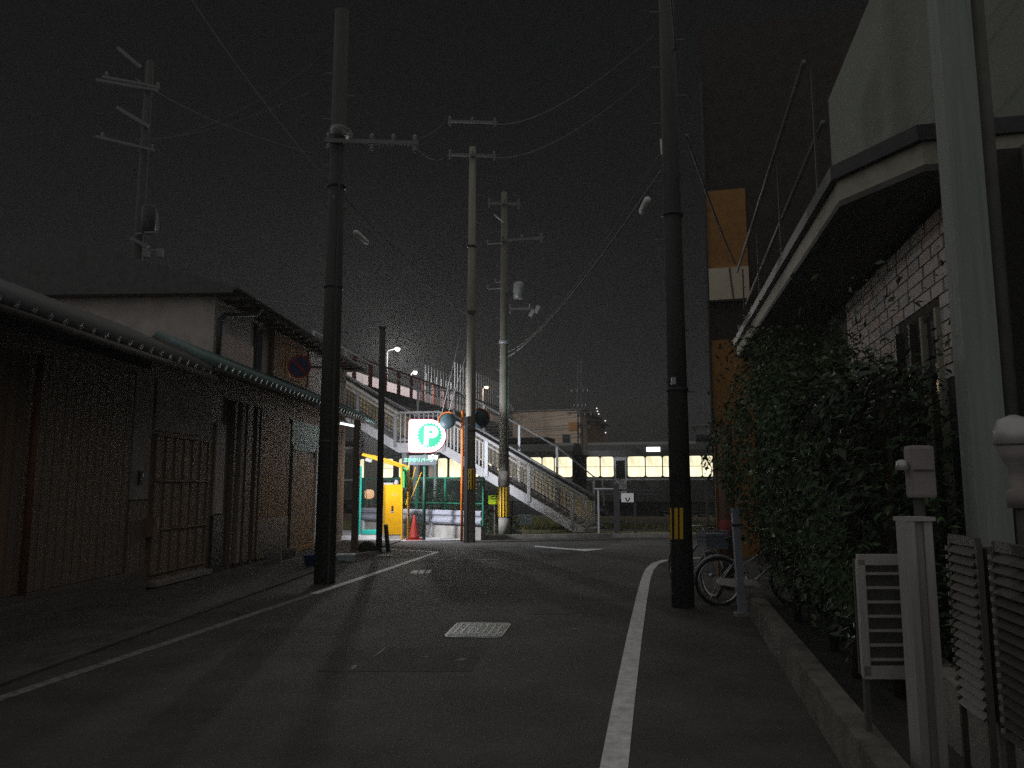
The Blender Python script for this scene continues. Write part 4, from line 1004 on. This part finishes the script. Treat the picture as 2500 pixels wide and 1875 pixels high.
# upper floor
MB().box(pp[0] + .35, 15.5, -5, -.85, ZS + .41, 9.5).build('upper_wall', M_stucco, rh)
for i in range(12): bx(rh, 'upper_panel', (pp[0] + .34, -1.15 - i * .4, 6.9), (.02, .385, 4.9), M_stucco)
bx(rh, 'upper_corner_trim', (pp[0] + .33, -.9, 6.9), (.06, .16, 5.0), M_soffit)
for z_, y_ in ((5.75, .78), (6.5, .95)):
    a_ = rf(1990, 239, .8)[0]
    MB().tube([(a_, y_ - .05, z_), (a_ + 9, y_ - .05, z_)], .03, 8).build('balcony_rail', M_arm, rh, True)
for i in range(4): s = rf(1990, 239, .8)[0] + .1 + i * 2.9; piece(rh, 'balcony_post', (s, .8, ZS + .4), (s, .8, 6.5), .03, .03, M_steeld)
# pillar carrying the slab
pq = rl((PILC.x, 5.7)); 
pil = bx(rh, 'pillar', (pq[0], pq[1] - .02, 4.6), (.24, .23, 9.2), mat('pillar_grey', (.26, .29, .28), .85, .2, 4, bump=.3))
bx(rh, 'pillar_foot', (pq[0] - .04, pq[1] - .04, .62), (.3, .32, 1.22), M_soffit)
# dark upright tube and pale side wall right of the pillar
MB().box(pq[0] - .35, pq[0] + 1.5, -3.5, pq[1] - .55, 0, ZS - .01).build('side_wall', M_stucco, rh)
q_ = A(2447, 800, 5.7); qq = rl((q_.x, 5.7)); MB().tube([(qq[0], qq[1], .0), (qq[0], qq[1], ZS + 2)], .06, 10).build('dark_upright', M_soffit, rh, True)
# round vent on the far right
q_ = A(2478, 1075, 4.9)
t = root('vent_hood', q_, 0, 'pale rounded vent hood with a narrow neck at the right edge', 'vent')
MB().lathe([(.02, .16), (.09, .13), (.12, .05), (.125, -.02), (.11, -.03)], 16).build('dome', M_alu, t, True)
MB().lathe([(.11, -.035), (.08, -.12), (.05, -.18), (.045, -.3), (.07, -.31), (.07, -.42)], 14).build('neck', M_plasterd, t, True)
MB().tube([(0, 0, -.4), (0, .0, -q_.z)], .03, 8).build('riser_pipe', M_soffit, t)
# low kerb wall under the shrub
k = MB().box(2.2, 12.5, 1.42, 1.58, 0, .28).build('garden_kerb', mat('kerb_mottled', (.13, .125, .11), .95, .6, 3, bump=.6, bscale=30)); k.location = RO; k.rotation_euler = (0, 0, RA); k['kind'] = 'structure'  # kerb concrete darkened, with strong random mottling
# boundary: grooved gatepost, slatted rack, louvre screens, meter
q_ = A(2250, 1500, 4.3)
t = root('gatepost', (q_.x, 4.3, 0), R(8), 'pale ribbed aluminium gatepost at the right foreground', 'gatepost')
zt = A(2238, 1272, 4.3).z
for i, (x, w, d_) in enumerate(((-.062, .05, .0), (-.006, .055, .02), (.05, .05, .012))): bx(t, 'rib', (x, d_, zt / 2), (w, .09, zt), M_alu if i != 1 else M_plasterd)
bx(t, 'cap', (0, .01, zt + .012), (.17, .12, .022), M_alu)
q_ = A(2245, 1152, 4.5)
t = root('meter_box', (q_.x, 4.5, 0), 0, 'pale rounded utility meter box above the ribbed gatepost', 'meter')
MB().tube([(0, .03, 0), (0, .03, q_.z + .1)], .03, 8).build('stand', M_soffit, t)
o = MB().box(-.065, .07, -.05, .05, q_.z - .15, q_.z + .15).build('box_body', M_plasterd, t, bevel=.02)
MB().lathe([(.01, .03), (.03, .02), (.035, -.03)], 10, (-.1, 0, q_.z + .04)).build('knob', M_alu, t, True)
piece(t, 'seam', (-.06, -.053, q_.z + .01), (.06, -.053, q_.z + .01), .012, .008, M_soffit)
x0, x1 = A(2100, 1500, 4.6).x, A(2218, 1500, 4.6).x; zt, zb = A(2150, 1366, 4.6).z, A(2150, 1650, 4.6).z
t = root('slatted_rack', (x0, 4.6, 0), 0, 'slatted metal rack with seven thin rails left of the ribbed gatepost', 'rack')
wv = x1 - x0
piece(t, 'side_bar', (.015, 0, zb), (.015, 0, zt), .045, .03, M_alu); piece(t, 'side_bar', (wv, 0, zb), (wv, 0, zt), .035, .03, M_alu)
piece(t, 'top_bar', (0, 0, zt), (wv, 0, zt), .03, .06, M_alu); piece(t, 'bottom_bar', (0, 0, zb + .02), (wv, 0, zb + .02), .03, .07, M_alu)
for i in range(1, 8): z_ = zt + (zb + .04 - zt) * i / 7.6; piece(t, 'slat', (.02, .01, z_), (wv, .01, z_), .02, .014, M_alu)
for x in (.02, wv): piece(t, 'rack_leg', (x, .02, 0), (x, .02, zb), .03, .03, M_soffit)
bx(t, 'back_panel', (wv / 2, .06, (zt + zb) / 2), (wv, .012, zt - zb), M_soffit)
for (sa_, sb_, z0_, z1_, nm, lab) in ((4.34, 4.75, .42, 1.32, 'near', 'narrow louvre screen just right of the ribbed gatepost'), (2.2, 4.12, .42, 1.32, 'far', 'wide louvre screen with tilted slats in the lower right corner')):
    o_ = Vector((1.64, 0, 0))
    t = root('louvre_screen', o_, RA, lab, 'louvre screen', 'louvre screens along the right boundary')
    n = 17
    for i in range(n):
        z_ = z0_ + (z1_ - z0_) * (i + .5) / n
        o = piece(t, 'slat', (sa_ + .02, 0, z_), (sb_ - .02, 0, z_), .055, .012, M_alud, up=(0, .75, .66))
        bx(t, 'slat_end', (sb_ + .014, .0, z_), (.012, .04, .022), M_alu)
    piece(t, 'stile', (sb_, -.01, 0), (sb_, -.01, z1_ + .03), .03, .03, M_alud, up=(0, 1, 0)); piece(t, 'stile', (sa_, -.01, 0), (sa_, -.01, z1_ + .03), .03, .03, M_alud, up=(0, 1, 0))
    piece(t, 'top_rail', (sa_, -.01, z1_ + .03), (sb_, -.01, z1_ + .03), .03, .05, M_alud)
    bx(t, 'backing', ((sa_ + sb_) / 2, -.06, (z0_ + z1_) / 2), (sb_ - sa_, .012, z1_ - z0_), M_soffit)
bw = MB().box(1.5, 6.0, -.3, -.12, 0, .42).build('boundary_wall', M_kerb); bw.location = (1.64, 0, 0); bw.rotation_euler = (0, 0, RA); tag(bw, 'low concrete wall under the louvre screens on the right', 'wall')
# ---- big camellia-like shrub in front of the brick wall
def rloc(s, y, z): return RO + RD * s + RN * y + Vector((0, 0, z))
def top_at(s): return 2.45 + 1.2 * max(0, min(1, (s - 6.6) / 3.6)) - .9 * max(0, (s - 10.7) / .8) + .12 * math.sin(s * 5) + .08 * math.sin(s * 11)
def hsamp(rg):
    while True:
        s = rg.uniform(5.5, 11.4); tp = top_at(max(6.25, s)) - max(0, 6.4 - s) * 1.9; z = rg.uniform(.2, tp)
        ymax = 1.25 + .7 * math.exp(-((z - 2.1) / 1.0) ** 2) * (0.55 + .45 * (s - 6) / 5) + .12 * math.sin(s * 4 + z * 3) + .07 * math.sin(z * 9 + s * 7)
        if z < 1.2: ymax -= (1.2 - z) * .35 * max(0, 1 - (s - 6) / 9)
        if rg.random() < .8: y = ymax - abs(rg.gauss(0, .12)); n = RN + Vector((0, 0, .35))
        else: y = rg.uniform(.2, ymax); n = Vector((0, 0, 1)) + RN * .3
        if rg.random() < .25: z = tp - abs(rg.gauss(0, .1)); y = rg.uniform(.25, ymax); n = Vector((0, 0, 1))
        if rg.random() < .06: s = 11.3 + rg.gauss(0, .1) if rg.random() < .5 else 6.25 + abs(rg.gauss(0, .12)); y = rg.uniform(.2, ymax)
        return rloc(s, y, z), n
t = root('camellia_bush', (0, 0, 0), 0, 'tall dark glossy leaved bush spilling over the right kerb', 'bush')
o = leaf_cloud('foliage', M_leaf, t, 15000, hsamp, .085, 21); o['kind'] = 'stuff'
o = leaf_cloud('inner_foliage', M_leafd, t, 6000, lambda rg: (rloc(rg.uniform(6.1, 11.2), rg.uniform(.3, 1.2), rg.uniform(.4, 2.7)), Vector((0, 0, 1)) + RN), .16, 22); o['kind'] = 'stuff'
for i in range(9):
    s = 6.4 + i * .58; y = .8 + .25 * math.sin(i * 2.3); p = rloc(s, y, 0)
    MB().tube([p, p + Vector((.05, .1, 1.0)), p + Vector((.1 * math.sin(i), -.1, 1.9)), p + Vector((.25 * math.sin(i * 2), .1, 2.6))], [.045, .035, .025, .012], 6).build('stem', M_bark, t, True)

# ================================================================== RIGHT: posts, bicycles, ochre building
b = G(1812, 1503); Yb = b.y
t = root('steel_post', b, 0, 'blue grey square steel post beside the bush and bicycles', 'post')
zt = A(1800, 1240, Yb).z
MB().prism([(-.045, 0), (.045, 0), (-.0, zt), (-.09, zt)], 'y', -.04, .04).build('shaft', M_bluepost, t); bx(t, 'latch_band', (-.04, 0, zt - .22), (.13, .1, .03), M_steeld); bx(t, 'footing', (0, 0, .02), (.18, .16, .04), M_conc)
b = A(1778, 1380, 13.0)
t = root('banded_post', (b.x, 13.0, 0), 0, 'brown round post with a faded red band behind the bicycles', 'post')
MB().lathe([(.14, 0), (.135, 2.6)], 16).build('shaft', M_wood2, t, True); z0, z1 = A(1778, 1318, 13).z, A(1778, 1268, 13).z
MB().lathe([(.146, z0), (.146, z1)], 16).build('red_band', mat('faded_red', (.30, .06, .055), .6, .2), t, True); piece(t, 'conduit', (-.16, -.02, .2), (-.15, -.02, 2.6), .04, .04, M_wood3)
def bicycle(loc, rz, label, basket, guard_m, scale=1.0):
    """bicycle along local +x, rear hub at the origin's x"""
    t = root('bicycle', loc, rz, label, 'bicycle', 'bicycles parked by the right pole'); r = .325
    def wheel(x, nm):
        w = root(nm, (x, 0, r)); w.parent = t
        for k_ in ('label', 'category'): 
            if k_ in w: del w[k_]
        MB().tube([(r * math.cos(q * math.pi / 14), 0, r * math.sin(q * math.pi / 14)) for q in range(29)], .020, 8, False).build('tyre', M_black, w, True)
        MB().tube([(r * .92 * math.cos(q * math.pi / 14), 0, r * .92 * math.sin(q * math.pi / 14)) for q in range(29)], .013, 6, False).build('rim', M_chrome, w, True)
        for q in range(14):
            a_ = q * math.pi / 7; piece(w, 'spoke', (0, .02 * (-1) ** q, 0), (r * .9 * math.cos(a_), 0, r * .9 * math.sin(a_)), .004, .004, M_steelg)
        MB().tube([(0, -.05, 0), (0, .05, 0)], .028, 8).build('hub', M_chrome, w, True)
    wheel(0, 'rear_wheel'); wheel(1.08, 'front_wheel')
    fr = MB(); bb = Vector((.45, 0, .28)); st = Vector((.30, 0, .78)); ht = Vector((.88, 0, .88)); hb = Vector((.93, 0, .68))
    for a_, b_, rr in ((bb, st, .017), (bb, hb, .02), (Vector((.36, 0, .55)), ht, .017), (ht, hb, .019)): fr.tube([a_, b_], rr, 8)
    for y in (-.05, .05): fr.tube([(0, y, r), (.45, y * .5, .28)], .011, 6); fr.tube([(0, y, r), (.31, y * .4, .70)], .010, 6); fr.tube([hb + Vector((0, y * .6, 0)), (1.0, y, .5), (1.08, y, r)], .013, 6)
    fr.build('frame', M_bluepost if basket else M_steelg, t, True)
    MB().tube([st, st + Vector((-.03, 0, .1))], .013, 6).build('seat_post', M_chrome, t, True)
    sd_ = MB().lathe([(.02, -.03), (.1, -.02), (.11, .02), (.06, .045)], 14).build('saddle', M_black, t, True); sd_.location = st + Vector((-.05, 0, .13)); sd_.scale = (1.35, .85, 1)
    MB().tube([ht, ht + Vector((-.02, 0, .16))], .013, 6).build('stem', M_chrome, t, True)
    MB().tube([(.62, -.28, 1.0), (.78, -.27, 1.03), (.88, -.15, 1.05), (.87, 0, 1.04), (.88, .15, 1.05), (.78, .27, 1.03), (.62, .28, 1.0)], .012, 7).build('handlebar', M_chrome, t, True)
    for y in (-.28, .28): MB().tube([(.54, y, .995), (.65, y, 1.0)], .018, 7).build('grip', M_black, t, True)
    MB().prism([(-.04, .385), (.5, .36), (.56, .28), (.5, .2), (.42, .22), (-.04, .30)], 'y', -.085, -.06).build('chain_guard', guard_m, t)
    for x0 in (0, 1.08): MB().tube([(x0 + (r + .035) * math.cos(R(q)), 0, r + (r + .035) * math.sin(R(q))) for q in range(20, 190 if x0 == 0 else 150, 12)], .02, 6).build('mudguard', M_steelg, t, True)
    MB().tube([(.45, -.16, .14), (.45, -.1, .28), (.45, .1, .28), (.45, .16, .42)], .012, 6).build('crank', M_chrome, t, True)
    for y, z in ((-.2, .14), (.2, .42)): bx(t, 'pedal', (.45, y, z), (.09, .08, .025), M_black)
    MB().tube([(0, .06, r), (-.1, .16, 0)], .01, 6).build('kickstand', M_chrome, t)
    if basket:
        c = Vector((1.15, 0, .86)); wx, wy, hz = .15, .2, .26
        for i in range(9):
            u_ = -1 + 2 * i / 8
            for sx in (-1, 1): piece(t, 'basket_wire', c + Vector((sx * wx * .85, u_ * wy * .85, -hz / 2)), c + Vector((sx * wx, u_ * wy, hz / 2)), .009, .009, M_bluepost)
        for i in range(7):
            u_ = -1 + 2 * i / 6
            for sy in (-1, 1): piece(t, 'basket_wire', c + Vector((u_ * wx * .85, sy * wy * .85, -hz / 2)), c + Vector((u_ * wx, sy * wy, hz / 2)), .009, .009, M_bluepost)
        for q in range(5):
            z_ = -hz / 2 + hz * q / 4; f_ = .85 + .15 * q / 4
            for sx in (-1, 1): piece(t, 'basket_hoop', c + Vector((sx * wx * f_, -wy * f_, z_)), c + Vector((sx * wx * f_, wy * f_, z_)), .01, .01, M_bluepost)
            for sy in (-1, 1): piece(t, 'basket_hoop', c + Vector((-wx * f_, sy * wy * f_, z_)), c + Vector((wx * f_, sy * wy * f_, z_)), .01, .01, M_bluepost)
        bx(t, 'basket_liner', c + Vector((0, 0, -.02)), (wx * 1.75, wy * 1.75, hz * .85), M_bluepost)
    return t
b = A(1755, 1407, 11.2); bicycle((b.x, 11.2, 0), R(4), 'bicycle with white chain guard half hidden by the steel post', False, M_white)
b2 = A(1738, 1407, 12.0); a2 = R(-75)
bicycle((b2.x - 1.08 * math.cos(a2), 12.0 - 1.08 * math.sin(a2), 0), a2, 'bicycle with blue grey front basket behind the right pole', True, M_steelg)
# ochre apartment block
YO = 19.0; xl = A(1733, 900, YO).x
t = root('apartment_block', (xl, YO, 0), -R(15), 'narrow strip of ochre apartment block with cream balcony wall behind the bush', 'building')
MB().box(0, 7, .0, 9, 0, 13.5).build('wall', mat('dark_brown_wall', (.045, .04, .036), .9, .3, 3), t)
def oz(py): return A(1780, py, YO).z
MB().box(0.02, 1.0, -.05, -.0, oz(660), oz(470)).build('ochre_panel', M_orangewall, t); MB().box(.02, 1.0, -.05, 0, 0, oz(832)).build('ochre_panel', M_orangewall, t)
MB().box(0.05, 1.0, -.22, -.0, oz(738), oz(662)).build('balcony_wall', mat('cream_wall', (.60, .54, .42), .8, .12, 3), t)
piece(t, 'wall_joint', (.62, -.225, oz(737)), (.55, -.225, oz(663)), .04, .012, M_soffit, up=(0, 1, 0))
for i in range(6): bx(t, 'vent_slat', (.72 + i * .07, -.06, oz(815)), (.035, .05, .32), M_plaster)
MB().tube([(.02, -.12, 1), (.02, -.12, 12)], .035, 6).build('drainpipe', M_steeld, t)

# ================================================================== BEYOND THE TRACKS
def far_house(px0, px1, ytop, Y, m, label, name='far_house', roofm=M_rooftile, deep=8, wins=()):
    a_, b_ = A(px0, ytop, Y), A(px1, ytop, Y); zt = a_.z
    t = root(name, (a_.x, Y, 0), -TA, label, 'house'); w = (b_.x - a_.x) / math.cos(TA)
    MB().box(0, w, 0, deep, 0, zt).build('wall', m, t)
    MB().prism([(-.4, zt), (w + .4, zt), (w + .4, zt + .1), (-.4, zt + .1)], 'y', -.3, deep + .4).build('roof', roofm, t)
    for i in range(int(zt / .34)): piece(t, 'siding_board', (0, -.012, .17 + i * .34), (w, -.012, .17 + i * .34), .32, .02, m, up=(0, 1, 0)) if name == 'far_house' and m is M_beige else None
    for (wx, wz, ww, wh, mm) in wins:
        f_ = bx(t, 'window', (wx * w, -.03, wz), (ww, .05, wh), M_steeld); bx(t, 'pane', (wx * w, -.062, wz), (ww - .12, .012, wh - .12), mm)
    return t
far_house(1252, 1412, 1006, 58, M_beige, 'beige sided house lit from the side beyond the railway wires', wins=((.80, 5.0, .6, .9, M_glassd), (.35, 2.6, 1.2, 1.1, M_glassd)))
far_house(1412, 1452, 1030, 60, mat('brown_wall', (.2, .13, .08), .8, .2), 'small brown house beside the beige one beyond the tracks', deep=5, wins=((.3, 2.9, .5, .7, E_dot), (.72, 2.8, .4, .6, M_glassd)))
far_house(470, 1000, 1120, 62, M_far, 'long low dark house across the railway behind the car park', 'dark_house', deep=6, wins=((.75, 2.0, 1.0, 1.0, M_glassd),))
far_house(1700, 2300, 1040, 66, M_far, 'dark house across the railway behind the bush', 'dark_house', deep=6)
t = root('apartment_tower', A(1440, 1100, 95) * Vector((1, 1, 0)) if False else Vector((A(1440, 1100, 95).x, 95, 0)), -TA, 'far dark apartment block with a few tiny corridor lights', 'building')
wA = A(1640, 1100, 95).x - A(1440, 1100, 95).x
MB().box(0, wA, 0, 10, 0, A(1500, 985, 95).z).build('wall', M_far, t)
for (px, py) in ((1460, 996), (1462, 1003), (1467, 1027), (1481, 1027), (1468, 1056), (1482, 1056), (1465, 1010)):
    q = A(px, py, 94.0); s_ = (q.x - A(1440, 1100, 95).x)
    MB().lathe([(.02, -.07), (.09, 0), (.02, .07)], 8, (s_, -.3 - 0 , q.z)).build('corridor_light', E_dot, t)
# catenary mast and running wires
c = A(1417, 1100, 45.0)
t = root('catenary_mast', (c.x, 45, 0), -TA, 'dark railway mast with insulators standing beyond the train', 'mast')
for x in (-.16, .16): piece(t, 'leg', (x, 0, 0), (x * .6, 0, A(1417, 880, 45).z), .07, .07, M_steeld)
for i in range(13):
    z_ = .6 + i * .62; piece(t, 'lattice', (-.15, 0, z_), (.13, 0, z_ + .5), .035, .035, M_steeld); piece(t, 'lattice', (.15, .0, z_), (-.13, 0, z_ + .5), .035, .035, M_steeld)
for py, hf in ((950, .55), (985, .4), (1008, .75), (1040, .6)):
    z_ = A(1417, py, 45).z; piece(t, 'arm', (-hf, -.1, z_), (hf, -.1, z_), .07, .07, M_steeld)
    for s2 in (-.8, -.2, .4, .9): insulator(t, s2 * hf, -.1, z_ - .04, True)
bx(t, 'equipment_box', (-.35, -.2, A(1417, 1042, 45).z), (.5, .4, .5), mat('rusty_box', (.25, .13, .05), .8, .3))
for i, (ya, yb) in enumerate(((1032, 1006), (1034, 1016), (1038, 1037), (1044, 1043), (1055, 1046), (1062, 1058), (1070, 1066))):
    cable('dark railway wire crossing the beige house, number %s from the top' % ('one two three four five six seven'.split()[i]), A(1130, ya + 10, 48), A(1420, yb, 44.6), .05, .018 if i in (2, 3) else .012)
# lamps beyond the car park
q = A(912, 1102, 44.0)
t = root('far_street_lamp', (q.x, 44, 0), 0, 'globe street lamp glowing warm white beyond the yellow pipe frame', 'street lamp')
MB().tube([(0, 0, 0), (0, 0, q.z - .1)], .06, 8).build('lamp_pole', M_steelw, t, True)
MB().lathe([(.05, -.14), (.13, -.1), (.15, 0), (.11, .1), (.03, .14)], 14, (0, 0, q.z)).build('lamp_globe', E_lampy, t, True)
piece(t, 'crossbar', (-1.4, 0, A(912, 1168, 44).z), (.2, 0, A(912, 1168, 44).z), .03, .03, M_steelw); bx(t, 'lamp_collar', (0, 0, q.z - .19), (.14, .14, .06), M_steelg)
MB().lathe([(.01, -.1), (.13, 0), (.01, .1)], 10, (.1, -.1, A(912, 1168, 44).z)).build('small_lamp', emit('small_warm', (1, .7, .5), 1.0), t, True)
lamp('lamp_light', (0, -.3, q.z - .2), 250, (1.0, .8, .6), .15, t)
q = A(901, 1206, 33.0)
t = root('lantern', (q.x, 33, 0), 0, 'soft orange glowing round lantern behind the car park fence', 'lantern')
MB().lathe([(.08, -.2), (.2, -.13), (.22, 0), (.2, .13), (.08, .19)], 16, (0, 0, q.z)).build('shade', emit('lantern_glow', (1.0, .55, .26), .85), t, True)
MB().lathe([(.07, .19), (.07, .23)], 12, (0, 0, q.z)).build('cap', M_black, t); piece(t, 'strut', (-.06, -.23, q.z - .17), (-.1, -.23, q.z + .18), .025, .02, M_black, up=(0, 1, 0)); MB().tube([(0, 0, 0), (0, 0, q.z - .2)], .03, 6).build('stand', M_steeld, t)

# ================================================================== thin haze added to give the lamps halos, in place of lens bloom
hz = MB().box(-70, 70, -6, 140, -1.0, 17.5).build('haze', M_black); hz.data.materials.clear()
m = bpy.data.materials.new('halo_haze'); m.use_nodes = True; m.node_tree.nodes.clear()
ou = m.node_tree.nodes.new('ShaderNodeOutputMaterial'); pv = m.node_tree.nodes.new('ShaderNodeVolumePrincipled')
pv.inputs['Color'].default_value = (.92, .95, .96, 1); pv.inputs['Density'].default_value = 0.0014; pv.inputs['Anisotropy'].default_value = 0.0
m.node_tree.links.new(pv.outputs[0], ou.inputs['Volume']); hz.data.materials.append(m); hz['kind'] = 'stuff'; hz['label'] = 'thin haze added over the street and railway for lamp halos'; hz['category'] = 'haze'
